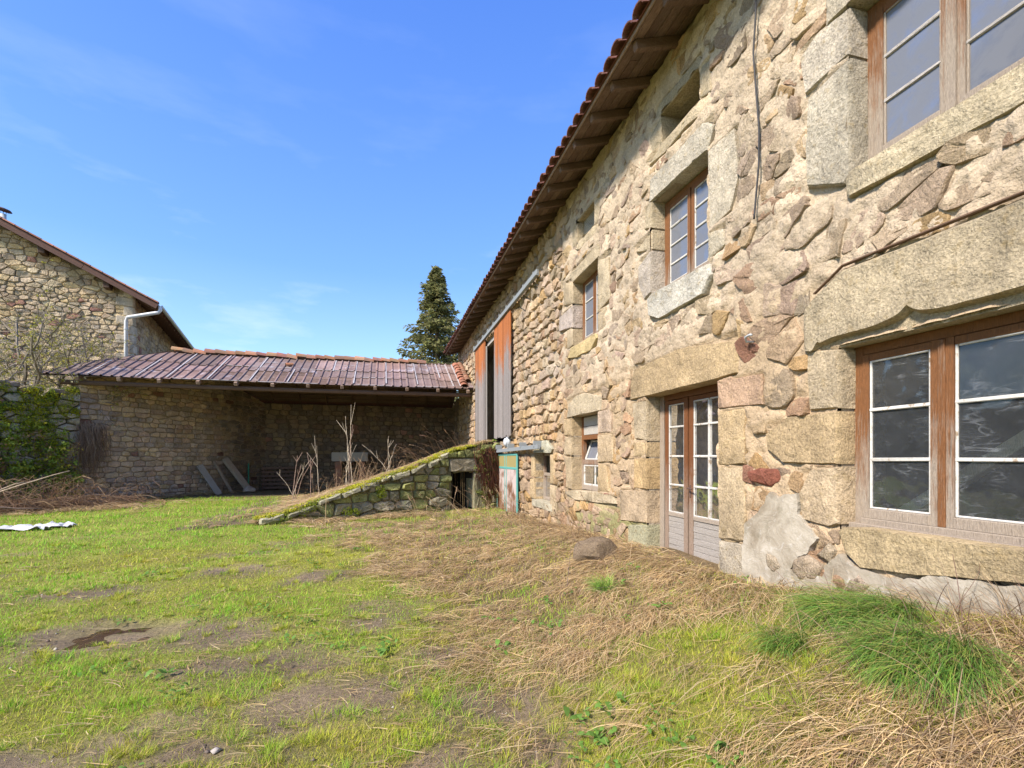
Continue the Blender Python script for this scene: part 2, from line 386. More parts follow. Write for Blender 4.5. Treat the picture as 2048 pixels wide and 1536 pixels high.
# ------------------------------------------------------------------ photo pixel -> ray (only used to read positions on real planes)
cY, sY = math.cos(YAW), math.sin(YAW)
def ray(px, py):
    a = (px-1024)/FPX; b = (914-py)/FPX
    return a*cY+sY, -a*sY+cY, b
def project(P):
    P = np.asarray(P, float); X, Y, Z = P[..., 0], P[..., 1], P[..., 2]-H
    f = np.maximum(X*sY+Y*cY, 0.05); r = X*cY-Y*sY
    return np.stack([1024+FPX*r/f, 914-FPX*Z/f], -1)

class Plane:
    """vertical wall plane: s along u, z up, d outward along n"""
    def __init__(s, P, Q, flip=False):
        s.P = np.array(P, float); d = np.array(Q, float)-s.P; s.len = np.linalg.norm(d); s.u = d/s.len
        s.n = np.array([s.u[1], -s.u[0]]);
        if flip: s.n = -s.n
        s.flipface = (s.u[0]*0 + np.dot(s.n, [s.u[1], -s.u[0]])) < 0
    def w(s, L):
        L = np.asarray(L, float); o = np.empty(L.shape)
        o[..., 0] = s.P[0]+s.u[0]*L[..., 0]+s.n[0]*L[..., 2]
        o[..., 1] = s.P[1]+s.u[1]*L[..., 0]+s.n[1]*L[..., 2]
        o[..., 2] = L[..., 1]; return o
    def px(s, px, py, d=0.0):
        x, y, b = ray(px, py); p = s.P+s.n*d
        A = np.array([[x, -s.u[0]], [y, -s.u[1]]]); t, q = np.linalg.solve(A, p)
        return q, H+b*t
    def ff(s, F): return F[:, ::-1] if s.flipface else F
    def ax(s): return np.array([[s.u[0], s.u[1], 0], [0, 0, 1], [s.n[0], s.n[1], 0]], float)

D = 3.6
FAC = Plane((D, 0), (D, 1), flip=True)       # s = world Y
assert FAC.n[0] < 0

# ------------------------------------------------------------------ ground
BY = [-4, 2, 2.8, 3.45, 4.1, 4.7, 5.85, 7, 11, 13]; BZ = [.74, .69, .53, .42, .35, .34, .35, .28, .08, 0]
def g_base(x, y):
    x = np.asarray(x, float); y = np.asarray(y, float)
    bank = np.interp(y, BY, BZ)*sst(0.7, 3.5, x)
    dp_ = np.hypot((x+2.42)/.62, (y-5.28)/.44); pud = -0.05*sst(1.25, .35, dp_)+.030*n2(x, y, 4.5, 3, 7)*sst(1.5, .9, dp_)
    return bank + pud + 0.035*n2(x, y, 0.9, 3, 5)*sst(60, 10, np.hypot(x, y)) + 0.015*n2(x, y, 4, 2, 6)
RW = Plane((-2.94, 12.7), (3.6, 15.4))
RPRO = [RW.px(*q) for q in [(515, 1048), (560, 1032), (640, 1003), (700, 982), (760, 960), (830, 935), (905, 902), (960, 889), (1000, 881)]]
RPS = [q[0] for q in RPRO]; RPZ = [q[1] for q in RPRO]; RPZ[0] = 0.12
def ramp_kw(x, y):
    sx = (np.asarray(x, float)+2.94)/6.54
    yf = 12.7+2.7*sx; yb = 19.2+0.9*sx
    return sx, (np.asarray(y, float)-yf)/(yb-yf)
def ramp_z(sx, wv):
    z = np.interp(sx*RW.len, RPS, RPZ)
    z = z*(1-0.10*np.clip(wv, 0, 1))
    return z
def surf(x, y):
    x = np.asarray(x, float); y = np.asarray(y, float)
    g = g_base(x, y); sx, wv = ramp_kw(x, y)
    rz = ramp_z(np.clip(sx, 0, 1), wv) + 0.05*n2(x, y, 1.3, 3, 8) + 0.02
    m = (wv >= 0)*sst(1.25, 1.0, wv)*np.where(sx < 0, sst(-0.28, 0.0, sx)*sst(0.0, 0.22, wv+.0), 1.0)
    return np.where(m > 0, np.maximum(g, rz*m + g*(1-m)), g)

def xb(y): return np.interp(y, [1, 2.3, 4, 6, 9, 12], [1.05, 0.95, 0.85, 0.25, -0.7, -1.7])
def straw_mask(x, y):
    sx, wv = ramp_kw(x, y)
    m = sst(-0.5, 0.7, x - xb(y) + 0.7*n2(x, y, 0.8, 3, 21))
    rm = (wv > 0.03)*(sx > -0.22)*(wv < 1.2)
    m = np.where((y > 12.5) & (rm < 0.5), m*sst(0.6, 2.0, x+1.0)*0.4, m)
    m = np.where(rm > 0, 0.95, m)
    near = sst(4.6, 3.0, y)*sst(.2, 1.2, x)
    return np.clip(m*(1-near*(.50+.9*n2(x, y, 1.3, 3, 22))), 0, 1)
MUD = [(-2.44, 5.22, 0.95, 0.55), (-1.6, 5.0, 0.9, 0.35), (-1.0, 4.2, 0.9, 0.40), (-0.35, 3.5, 0.9, 0.40), (-3.5, 6.9, 0.9, 0.45), (-1.9, 7.6, 0.8, 0.35), (-0.9, 7.0, 0.45, 0.5),
       (0.5, 2.6, 0.95, 0.35), (0.75, 3.1, 0.8, 0.35), (-1.6, 3.3, 0.55, 0.3), (-0.1, 5.0, 0.4, 0.25), (0.1, 2.5, 0.5, 0.25), (-0.9, 2.9, 0.5, 0.22), (0.3, 3.9, .4, .3)]
def mud_mask(x, y):
    x = np.asarray(x, float); y = np.asarray(y, float); m = np.zeros_like(x)
    wx = x+0.45*n2(x, y, 1.7, 4, 31); wy = y+0.45*n2(x, y, 1.7, 4, 32)
    for (a, b, rx, ry) in MUD:
        m = np.maximum(m, .95*(1-sst(0.3, 1.3, np.hypot((wx-a)/rx, (wy-b)/ry)))*(.95+.7*n2(x, y, 3.5, 3, 34)))
    m = np.maximum(m, 0.75*sst(0.2, 0.45, n2(x, y, 1.1, 4, 33))*sst(14, 8, y)*sst(.5, -.6, x-xb(y)))
    # trodden strip before the shed
    m = np.maximum(m, 0.9*sst(0.5, 0.1, np.abs(y-20.8+0.3*n2(x, y, .5, 2, 3)))*(x < 2))
    m = np.maximum(m, sst(21.2, 22.5, y)*0.9*(x > -10))
    return np.clip(m, 0, 1)

gx = np.concatenate([np.linspace(-400, -40, 8), np.linspace(-36, -9, 28), np.linspace(-8.5, -3.4, 60), np.linspace(-3.35, 5, 190), np.linspace(5.5, 40, 30), np.linspace(50, 400, 7)])
gy = np.concatenate([np.linspace(-60, -6, 8), np.linspace(-4, 1, 24), np.linspace(1.1, 9, 130), np.linspace(9.2, 20, 70), np.linspace(20.5, 45, 40), np.linspace(50, 600, 12)])
GX, GY = np.meshgrid(gx, gy)
GZ = g_base(GX, GY)
st = straw_mask(GX, GY)*(GY < 22); mud = mud_mask(GX, GY)
gn = n2(GX, GY, 2.0, 4, 40)[..., None]*0.5+0.5
soilc = np.array([.25, .185, .118]); greenc = np.array([.26, .26, .05]); strawc = np.array([.24, .17, .085])
gc = greenc*(0.75+0.5*gn) * np.ones(GX.shape+(1,))
gc = gc*(1-st[..., None]) + strawc*(0.6+0.6*gn)*st[..., None]
gc = gc*(1-mud[..., None]*0.95) + soilc*(0.8+0.4*gn)*mud[..., None]*0.95
wet = 1-mud*0.75
GV = np.stack([GX, GY, GZ], -1).reshape(-1, 3)
put(mk('ground', GV, grid_faces(*GX.shape), M['soil'], None, np.concatenate([gc, wet[..., None]], -1).reshape(-1, 4), True), kind='structure')
# puddle
an = np.linspace(0, 2*math.pi, 40, endpoint=False)
pr = 1+0.30*np.array([float(n2(math.cos(q)*1.3, math.sin(q)*1.3, 1.6, 3, 55)) for q in an])*1.6
PV = np.stack([-2.42+0.58*pr*np.cos(an)+0.1*np.sin(an), 5.28+0.40*pr*np.sin(an)+0.12*np.cos(an), np.zeros(40)], 1)
pz = float(np.mean(g_base(PV[:, 0], PV[:, 1])))-0.028; PV[:, 2] = pz
PV = np.concatenate([PV, [[-2.42, 5.28, pz]]])
put(mk('puddle', PV, np.array([[i, (i+1) % 40, 40] for i in range(40)]), M['water'], loc=(-2.42, 5.28, pz)), kind='structure')

# ------------------------------------------------------------------ stone walls
def voronoi(P, box, asp, k=22):
    """cells of points P (s,z) in metric squeezed by asp along s; clipped to box"""
    A = P/np.array([asp, 1.0]); bx = np.array([[box[0]/asp, box[2]], [box[1]/asp, box[2]], [box[1]/asp, box[3]], [box[0]/asp, box[3]]])
    out = []
    for i in range(len(A)):
        d2 = ((A-A[i])**2).sum(1); nb = np.argpartition(d2, min(k, len(A)-1))[:k+1]; nb = nb[np.argsort(d2[nb])]
        r = 1.6*math.sqrt(d2[nb[min(8, len(nb)-1)]])
        poly = [(A[i][0]-r, A[i][1]-r), (A[i][0]+r, A[i][1]-r), (A[i][0]+r, A[i][1]+r), (A[i][0]-r, A[i][1]+r)]
        for j in nb:
            if j == i: continue
            nx, nz = A[j]-A[i]; c = (A[j]@A[j]-A[i]@A[i])/2
            poly = clip(poly, nx, nz, c)
            if len(poly) < 3: break
        for (nx, nz, c) in ((-1, 0, -bx[0][0]), (1, 0, bx[1][0]), (0, -1, -bx[0][1]), (0, 1, bx[2][1])):
            if len(poly) >= 3: poly = clip(poly, nx, nz, c)
        out.append(np.array(poly)*np.array([asp, 1.0]) if len(poly) >= 3 else None)
    return out
def clip(poly, nx, nz, c):
    o = []; m = len(poly)
    for a in range(m):
        p = poly[a]; q = poly[(a+1) % m]; dp = nx*p[0]+nz*p[1]-c; dq = nx*q[0]+nz*q[1]-c
        if dp <= 0: o.append(p)
        if (dp < 0 < dq) or (dq < 0 < dp):
            t = dp/(dp-dq); o.append((p[0]+t*(q[0]-p[0]), p[1]+t*(q[1]-p[1])))
    return o
def course_points(s0, s1, z0, z1, ch, asp, rng, jit=0.3, chf=None):
    P = []; z = z0
    while z < z1:
        h = ch*rng.uniform(0.65, 1.4); s = s0 - rng.uniform(0, ch*asp)
        while s < s1:
            l = h*asp*rng.choice([0.55, 0.8, 1.0, 1.35, 1.8], p=[.2, .25, .25, .2, .1])*rng.uniform(.85, 1.15)
            P.append((s+l/2, z+h/2+rng.normal(0, jit*h*0.5))); s += l
        z += h
    P = np.array(P); return P[(P[:, 0] > s0) & (P[:, 0] < s1) & (P[:, 1] > z0-.05) & (P[:, 1] < z1+.05)]
def cut(poly, rects, gap):
    c = poly.mean(0); p = [tuple(q) for q in poly]
    for (a, b, lo, hi) in rects:
        P = np.array(p)
        if P[:, 0].max() < a-gap or P[:, 0].min() > b+gap or P[:, 1].max() < lo-gap or P[:, 1].min() > hi+gap: continue
        m = [a-c[0], c[0]-b, lo-c[1], c[1]-hi]; i = int(np.argmax(m))
        if m[i] <= 0: return None
        p = clip(p, *((1, 0, a-gap), (-1, 0, -(b+gap)), (0, 1, lo-gap), (0, -1, -(hi+gap)))[i])
        if len(p) < 3: return None
    return np.array(p)
def area(p): return 0.5*abs(np.dot(p[:, 0], np.roll(p[:, 1], 1))-np.dot(p[:, 1], np.roll(p[:, 0], 1)))
def outline(p, N, rng, gap=0.0, rough=0.12, chaik=1):
    c = p.mean(0); sz = math.sqrt(area(p))
    if np.dot(p[:, 0], np.roll(p[:, 1], -1))-np.dot(p[:, 1], np.roll(p[:, 0], -1)) < 0: p = p[::-1]
    if gap:
        v = c-p; ln = np.linalg.norm(v, axis=1)[:, None]; p = p+v/np.maximum(ln, 1e-6)*np.minimum(gap*1.25, ln*0.5)
    if chaik:
        q = np.roll(p, -1, 0); el = np.linalg.norm(q-p, axis=1); ct = np.clip(rng.uniform(.03, .10)*sz/np.maximum(el, 1e-4), .02, .42)[:, None]; p = np.stack([p+(q-p)*ct, q-(q-p)*ct], 1).reshape(-1, 2)
    p = list(p)
    while len(p) < N:
        el = [np.hypot(*(p[(i+1) % len(p)]-p[i])) for i in range(len(p))]; i = int(np.argmax(el)); p.insert(i+1, (p[i]+p[(i+1) % len(p)])/2)
    while len(p) > N:
        el = [np.hypot(*(p[(i+1) % len(p)]-p[i])) for i in range(len(p))]; i = int(np.argmin(el)); p[i] = (p[i]+p[(i+1) % len(p)])/2; p.pop((i+1) % len(p))
    o = np.array(p); c = o.mean(0)
    if rough:
        v = o-c; v /= np.linalg.norm(v, axis=1)[:, None]+1e-9
        o = o+v*(rng.normal(0, rough*0.28, N)[:, None]*sz*0.4)
    return o, c
def stone_local(poly, N, proud, base, rng, gap=0.012, rough=0.12, tilt=0.10, lump=0.15, inset=0.035, deep=0.06, full=True, chaik=1):
    """one irregular block: local (s,z,d) verts, quads, tris"""
    o, c = outline(poly, N, rng, gap, rough, chaik); r = np.linalg.norm(o-c, axis=1)[:, None]
    sz = math.sqrt(area(o)); tx, tz = rng.normal(0, tilt, 2)
    def ring(sc, d, nz):
        p = c+(o-c)*sc
        dd = d + tx*(p[:, 0]-c[0]) + tz*(p[:, 1]-c[1]) + rng.normal(0, 1, N)*nz*sz*0.12
        return np.concatenate([p, dd[:, None]], 1)
    ins = np.clip(inset/np.maximum(r, .02), .04, .45)
    rings = [ring(1.0, base-deep, 0)*1.0]
    rings[0][:, 2] = base-deep
    if deep > .2: rings.append(ring(1.0, base-.03, 0)); rings[1][:, 2] = base-.03
    rings.append(ring(1.0, base+proud*0.35, lump*.5)); rings.append(ring(1-ins, base+proud, lump))
    if full: rings.append(ring((1-ins)*0.5, base+proud*1.05, lump*1.2))
    top = np.array([[c[0], c[1], base+proud*1.05+rng.normal(0, 1)*lump*sz*.1]])
    V = np.concatenate(rings+[top]); k = np.arange(N); k2 = (k+1) % N
    Q = np.concatenate([np.stack([i*N+k, i*N+k2, (i+1)*N+k2, (i+1)*N+k], 1) for i in range(len(rings)-1)])
    m = (len(rings)-1)*N; T = np.stack([m+k, m+k2, np.full(N, len(V)-1)], 1)
    return V, Q, T
def emit_stones(pl, items, parent, mat, name='stone', limit=300, rest='rubble', smooth=True):
    """items: (poly, V, Q, T, colour) in plane-local coords; largest in the picture become parts, the rest one mass"""
    sc = []
    for it in items:
        W = pl.w(np.concatenate([it[0], np.zeros((len(it[0]), 1))], 1)); pp = project(W)
        vis = (pp[:, 0].max() > -40) & (pp[:, 0].min() < 2090) & (pp[:, 1].max() > -40) & (pp[:, 1].min() < 1580)
        sc.append(area(pp) if vis else -1)
    od = np.argsort(sc)[::-1]; mb = MB(); nrest = 0
    for r, i in enumerate(od):
        poly, V, Q, T, col = items[i]; W = pl.w(V)
        if r < limit and sc[i] > 25:
            mk(name, W, [pl.ff(Q), pl.ff(T)], mat, parent, np.array(list(col)+[1.0]), smooth, sharp=38 if smooth else 0)
        else: mb.add(W, pl.ff(Q), pl.ff(T), list(col)+[1.0]); nrest += 1
    if nrest: o = mb.build(rest, mat, parent, smooth, kind='stuff'); (o.data.set_sharp_from_angle(angle=rad(38)) if smooth else None)
PAL_WARM = np.array([[.46, .37, .27], [.445, .355, .26], [.42, .345, .26], [.47, .36, .23], [.40, .32, .24], [.43, .34, .25], [.50, .41, .31], [.40, .335, .27], [.45, .34, .22], [.48, .39, .29], [.37, .30, .235], [.43, .335, .26]])
PAL_WARM = PAL_WARM*np.array([1.03, .985, .93]); PAL_WARM = np.concatenate([PAL_WARM, [[.44, .30, .155], [.40, .27, .18], [.33, .26, .19]]])
PAL_RED = np.array([.24, .13, .095])
def pick(rng, pal, red=0.02, var=0.10):
    c = PAL_RED*1.3 if rng.random() < red else pal[rng.integers(len(pal))]
    return np.clip(c*rng.normal(1, var)*np.array([1, rng.normal(1, .015), rng.normal(1, .025)]), .03, .7)

# ================================================================== FARMHOUSE
farm = thing('farmhouse', (D, 11.0, 0), 'long rubble stone farmhouse with wooden windows and barn door, filling the right side', 'farmhouse')
WT = 6.86
OPEN = {'W2': (1.86, 3.08, 3.90, 5.22), 'W1': (1.88, 3.18, 1.04, 2.52), 'W3': (4.86, 6.06, 3.85, 5.15), 'W4': (7.86, 9.01, 3.81, 5.11), 'V1': (5.01, 5.83, 5.84, 6.22),
        'V2': (8.01, 8.77, 5.75, 6.17), 'DR': (4.69, 6.20, 0.30, 2.49), 'W5': (7.84, 9.05, 0.98, 2.42), 'W6': (10.39, 11.56, 0.58, 1.71), 'BD': (14.2, 18.6, 2.15, 5.72)}
def fp(*pts): return np.array([FAC.px(x, y) for x, y in pts])
def rect(a, b, c, d): return np.array([(a, c), (b, c), (b, d), (a, d)], float)
GRAN = (.41, .33, .22); GOLD = (.43, .32, .185); PALE = (.44, .365, .25); PINK = (.40, .29, .21)
# name, polygon on the facade plane, how far proud, depth behind, colour
DR = [
 ('lintel', fp((1271, 740), (1362, 695), (1480, 679), (1480, 745), (1436, 759), (1263, 801), (1264, 768)), .035, .3, GOLD),
 ('jamb_stone', fp((1436, 762), (1528, 747), (1529, 809), (1437, 818)), .02, .3, (.44, .30, .20)),
 ('jamb_stone', fp((1437, 820), (1492, 816), (1490, 929), (1437, 931)), .015, .3, GOLD),
 ('jamb_stone', fp((1438, 933), (1492, 934), (1492, 1085), (1439, 1077)), .018, .3, (.45, .35, .22)),
 ('jamb_stone', fp((1438, 1080), (1488, 1088), (1490, 1165), (1440, 1160)), .015, .3, (.42, .36, .27)),
 ('jamb_stone', fp((1266, 806), (1295, 799), (1295, 882), (1272, 878)), .02, .3, GRAN),
 ('jamb_stone', fp((1269, 884), (1295, 884), (1295, 914), (1268, 913)), .015, .3, GOLD),
 ('jamb_stone', fp((1270, 916), (1295, 916), (1295, 979), (1270, 977)), .025, .3, (.47, .33, .17)),
 ('jamb_stone', fp((1240, 979), (1295, 981), (1295, 1047), (1243, 1041)), .02, .3, (.38, .29, .19)),
 ('jamb_stone', fp((1258, 1049), (1295, 1049), (1295, 1110), (1258, 1105)), .02, .3, (.36, .34, .22)),
 ('jamb_stone', fp((1616, 702), (1681, 697), (1681, 818), (1622, 822), (1616, 770)), .02, .3, GRAN),
 ('jamb_stone', fp((1532, 868), (1577, 832), (1681, 821), (1681, 929), (1633, 930), (1568, 926), (1535, 898)), .03, .3, GOLD),
 ('jamb_stone', fp((1601, 985), (1626, 936), (1681, 932), (1681, 1050), (1664, 1056), (1608, 1040)), .03, .3, (.48, .37, .24)),
 ('sill', fp((1676, 1062), (1684, 1054), (1726, 1054), (2048, 1098), (2300, 1133), (2300, 1200), (2048, 1166), (1843, 1152), (1720, 1135), (1690, 1105)), .05, .34, (.40, .31, .18)),
 ('sill', fp((1694, 362), (1703, 345), (1735, 327), (2048, 132), (2400, -85), (2400, -20), (2048, 214), (1760, 368), (1700, 398), (1695, 392)), .045, .34, (.44, .37, .25)),
 ('jamb_stone', fp((1622, 195), (1703, 113), (1704, 350), (1694, 372), (1618, 377), (1614, 300)), .03, .3, (.45, .40, .31)),
 ('jamb_stone', fp((1600, 120), (1640, 60), (1703, 14), (1703, 109), (1612, 192)), .02, .3, (.50, .44, .35)),
 ('lintel', rect(1.6, 3.3, 5.23, 5.62), .03, .34, (.46, .40, .30)),
 ('jamb_stone', rect(1.5, 1.86, 3.92, 4.6), .02, .3, GRAN), ('jamb_stone', rect(1.55, 1.86, 4.62, 5.2), .02, .3, GRAN),
 ('jamb_stone', rect(1.4, 1.88, 1.06, 1.7), .02, .3, GOLD), ('jamb_stone', rect(1.5, 1.88, 1.72, 2.3), .02, .3, GRAN),
 # window between the storeys
 ('lintel', fp((1299, 408), (1418, 300), (1432, 250), (1414, 242), (1340, 320), (1301, 362)), .03, .3, (.50, .45, .36)),
 ('jamb_stone', fp((1293, 412), (1306, 402), (1306, 456), (1290, 461)), .02, .3, PALE),
 ('jamb_stone', fp((1272, 505), (1306, 458), (1306, 498), (1297, 502)), .01, .3, PALE),
 ('jamb_stone', fp((1279, 534), (1304, 501), (1306, 500), (1306, 586), (1293, 601), (1280, 572)), .035, .3, (.46, .40, .33)),
 ('jamb_stone', fp((1417, 300), (1470, 255), (1478, 350), (1460, 420), (1417, 462)), .008, .3, (.50, .44, .34)),
 ('jamb_stone', fp((1417, 465), (1447, 456), (1455, 487), (1417, 521)), .012, .3, (.50, .44, .33)),
 ('sill', fp((1299, 600), (1308, 588), (1420, 527), (1428, 548), (1412, 588), (1322, 640), (1301, 632)), .05, .32, (.48, .45, .38)),
 # narrow upper window
 ('lintel', fp((1140, 552), (1198, 486), (1200, 511), (1147, 566)), .02, .3, PALE),
 ('jamb_stone', fp((1130, 566), (1147, 563), (1147, 607), (1128, 612)), .015, .3, GRAN), ('jamb_stone', fp((1121, 635), (1147, 610), (1147, 655), (1120, 664)), .03, .3, (.45, .38, .33)),
 ('jamb_stone', fp((1135, 660), (1147, 657), (1147, 690), (1135, 700)), .015, .3, GRAN), ('jamb_stone', fp((1196, 519), (1217, 514), (1222, 595), (1196, 625)), .012, .3, PALE),
 ('jamb_stone', fp((1196, 628), (1212, 612), (1214, 652), (1196, 668)), .01, .3, GRAN),
 ('sill', fp((1137, 717), (1144, 696), (1195, 666), (1198, 675), (1186, 700), (1155, 716)), .04, .32, (.45, .35, .18)),
 # attic vents
 ('lintel', fp((1308, 246), (1318, 210), (1400, 112), (1410, 122), (1324, 229)), .012, .3, PALE),
 ('jamb_stone', fp((1300, 277), (1324, 232), (1324, 290), (1305, 308)), .012, .3, PALE), ('jamb_stone', fp((1400, 134), (1422, 118), (1424, 183), (1400, 199)), .012, .3, PALE),
 ('sill', fp((1298, 332), (1324, 288), (1400, 200), (1421, 188), (1421, 214), (1375, 251), (1330, 306)), .012, .3, PALE),
 ('lintel', fp((1150, 445), (1190, 396), (1189, 402), (1156, 443)), .01, .3, PALE),
 ('jamb_stone', fp((1144, 470), (1156, 446), (1156, 488), (1146, 497)), .012, .3, PALE), ('jamb_stone', fp((1189, 402), (1200, 396), (1200, 438), (1189, 450)), .01, .3, PALE),
 ('sill', fp((1150, 500), (1156, 485), (1189, 451), (1198, 446), (1196, 462), (1160, 500)), .012, .3, PALE),
 # small ground floor window
 ('lintel', fp((1135, 836), (1139, 808), (1153, 791), (1173, 784), (1205, 794), (1206, 820), (1196, 823)), .03, .3, PALE),
 ('jamb_stone', fp((1130, 838), (1145, 836), (1145, 872), (1130, 872)), .025, .3, GOLD), ('jamb_stone', fp((1131, 874), (1145, 874), (1145, 911), (1130, 911)), .03, .3, (.46, .36, .23)),
 ('jamb_stone', fp((1132, 913), (1145, 913), (1145, 980), (1134, 976)), .025, .3, (.45, .35, .22)), ('jamb_stone', fp((1197, 823), (1223, 816), (1224, 865), (1197, 867)), .025, .3, (.43, .33, .24)),
 ('jamb_stone', fp((1197, 869), (1226, 867), (1229, 924), (1197, 926)), .025, .3, (.46, .35, .22)), ('jamb_stone', fp((1197, 928), (1213, 928), (1221, 985), (1197, 985)), .02, .3, GOLD),
 ('sill', fp((1130, 984), (1145, 980), (1200, 985), (1226, 990), (1236, 1008), (1200, 1006), (1150, 999)), .03, .32, (.44, .36, .24)),
 # slit window by the stable door
 ('lintel', fp((1066, 906), (1068, 897), (1076, 882), (1094, 880), (1106, 898), (1103, 906)), .02, .3, (.42, .40, .30)),
 ('jamb_stone', rect(11.57, 11.95, .58, 1.1), .02, .3, GOLD), ('jamb_stone', rect(11.57, 11.85, 1.12, 1.68), .02, .3, GOLD), ('jamb_stone', rect(9.95, 10.38, .3, 1.0), .02, .3, (.46, .36, .23)),
 ('jamb_stone', rect(10.05, 10.38, 1.02, 1.68), .02, .3, GOLD), ('sill', rect(10.2, 11.75, .40, .57), .03, .32, (.42, .38, .28)),
]
drr = [(p[:, 0].min(), p[:, 0].max(), p[:, 1].min(), p[:, 1].max()) for _, p, *_ in DR]
BIGL = (1.5, 3.50, 2.52, 3.13)       # big lintel over the ground floor window
avoid = [tuple(v) for v in OPEN.values()]
# --- rubble of the facade
rg = np.random.default_rng(5)
items = []
def z_floor(s): return float(np.interp(s, BY, BZ))-0.25
pts = np.concatenate([course_points(-1.5, 5.2, 0.0, WT, 0.215, 1.6, rg, .55), course_points(5.2, 9.9, 0.0, WT, 0.20, 1.6, rg, .55), course_points(9.7, 24.3, -.1, WT, 0.235, 1.45, rg, .22)])
FAC_PTS = pts
for poly in voronoi(pts, (-1.5, 24.3, -.1, WT-.01), 1.5):
    if poly is None: continue
    c = poly.mean(0)
    if c[1] < z_floor(c[0]): continue
    poly = cut(poly, avoid, 0.012)
    if poly is None: continue
    inside = False
    for r in drr+[BIGL]:
        if r[0]+.04 < c[0] < r[1]-.04 and r[2]+.03 < c[1] < r[3]-.03: inside = True; break
    if inside: continue
    poly = cut(poly, [(a+.03, b-.03, lo+.02, hi-.02) for a, b, lo, hi in drr+[BIGL]], 0.006)
    if poly is None or area(poly) < .006: continue
    barn = sst(9.2, 10.4, c[0]+.25*rg.normal())
    near = c[0] < 10
    col = pick(rg, PAL_WARM, 0.015 if c[1] < 3 else .0)
    if c[1] < 3.0: col = col*np.array([1.03, .97, .88])
    if barn < .5:
        if rg.random() < 0.06: continue
        N = 20 if c[0] < 7 else 13
        V, Q, T = stone_local(poly, N, rg.uniform(.004, .026), -.002, rg, gap=rg.uniform(.002, .010), rough=.20, tilt=.10, lump=.11, inset=rg.uniform(.006, .016), full=True)
    else:
        N = 10
        V, Q, T = stone_local(poly, N, rg.uniform(.05, .09), -.035, rg, gap=.018, rough=.2, tilt=.12, lump=.26, inset=.03, full=c[0] < 14)
    items.append((poly, V, Q, T, col))
emit_stones(FAC, items, farm, M['rubble'], smooth=True)
# --- mortar face with openings
ss = [-1.5]
while ss[-1] < 24.3: ss.append(ss[-1]+float(np.clip(0.0115*max(ss[-1], 1.6), .02, .13)))
lin = {n: (a-.015, b+.015, c-.015, d+.015) for n, (a, b, c, d) in OPEN.items()}
for a, b, c, d in lin.values():
    for q in (a, b): ss[int(np.argmin(np.abs(np.array(ss)-q)))] = q
zz = list(np.linspace(-.35, WT, 190))
for a, b, c, d in lin.values():
    for q in (c, d): zz[int(np.argmin(np.abs(np.array(zz)-q)))] = q
ss = np.array(sorted(ss)); zz = np.array(sorted(zz)); SS, ZZ = np.meshgrid(ss, zz)
p3 = np.stack([SS, ZZ, SS*0], -1)
barn = sst(9.2, 10.4, SS+.5*n2(SS, ZZ, .8, 2, 61))
hgt = (1-barn)*(0.018*fbm(p3*3.0, 4, 62)+.026*fbm(p3*7.5, 3, 63)+.020*fbm(p3*17, 2, 67)+.010+.008*sst(2.6, 4.0, ZZ)) + barn*(-.022+.02*fbm(p3*5, 3, 64))
for r in drr+[BIGL]:        # mortar stays behind the dressed stones
    m = (SS > r[0]+.03) & (SS < r[1]-.03) & (ZZ > r[2]+.03) & (ZZ < r[3]-.03); hgt = np.where(m, -.03, hgt)
cellP = np.array(FAC_PTS)/np.array([1.5, 1]); gA = np.stack([SS.ravel()/1.5, ZZ.ravel()], 1); gap_ = np.empty(len(gA))
for i0 in range(0, len(ss), 8):          # distance to the nearest joint, column block by column block
    ci = (np.arange(len(zz))[:, None]*len(ss)+np.arange(i0, min(i0+8, len(ss)))[None, :]).ravel(); A_ = gA[ci]
    near = cellP[(cellP[:, 0] > A_[:, 0].min()-.6) & (cellP[:, 0] < A_[:, 0].max()+.6)]
    d_ = np.sqrt(((A_[:, None, :]-near[None])**2).sum(-1)); d_.partition(1, axis=1); gap_[ci] = d_[:, 1]-d_[:, 0]
joint = np.exp(-(gap_.reshape(SS.shape)/.035)**2)
hgt = hgt - (1-barn)*(.020+.026*sst(3.6, 2.2, ZZ))*joint*sst(.0, .35, fbm(p3*2.6, 3, 68)+.15) - barn*.02*joint
warm = sst(3.6, 2.4, ZZ+.6*n2(SS, ZZ, .7, 3, 65))[..., None]
mc = np.array([.53, .43, .31])*(1-warm)+np.array([.48, .36, .23])*warm
mc = mc*(1-barn[..., None]*.22)
alg = (sst(.75, .25, ZZ-np.interp(SS, BY, BZ)+.3*n2(SS, ZZ, 2, 3, 66))*sst(4.2, 5.6, SS)*sst(11, 8, SS))[..., None]
mc = mc*(1-.75*alg)+np.array([.26, .27, .10])*.75*alg
GF = grid_faces(*SS.shape); cs = SS.ravel()[GF].mean(1); cz = ZZ.ravel()[GF].mean(1); keep = np.ones(len(GF), bool)
for a, b, c, d in lin.values(): keep &= ~((cs > a) & (cs < b) & (cz > c) & (cz < d))
wb = MB(); wb.add(FAC.w(np.stack([SS, ZZ, hgt], -1)).reshape(-1, 3), FAC.ff(GF[keep]), None, mc.reshape(-1, 3))
for a, b, c, d in lin.values():      # reveals through the wall thickness
    for (s0, z0, s1, z1) in ((a, c, a, d), (b, c, b, d), (a, c, b, c), (a, d, b, d)):
        wb.add(FAC.w([(s0, z0, -.03), (s1, z1, -.03), (s1, z1, -.5), (s0, z0, -.5)]), [[0, 1, 2, 3]], None, (.36, .30, .22))
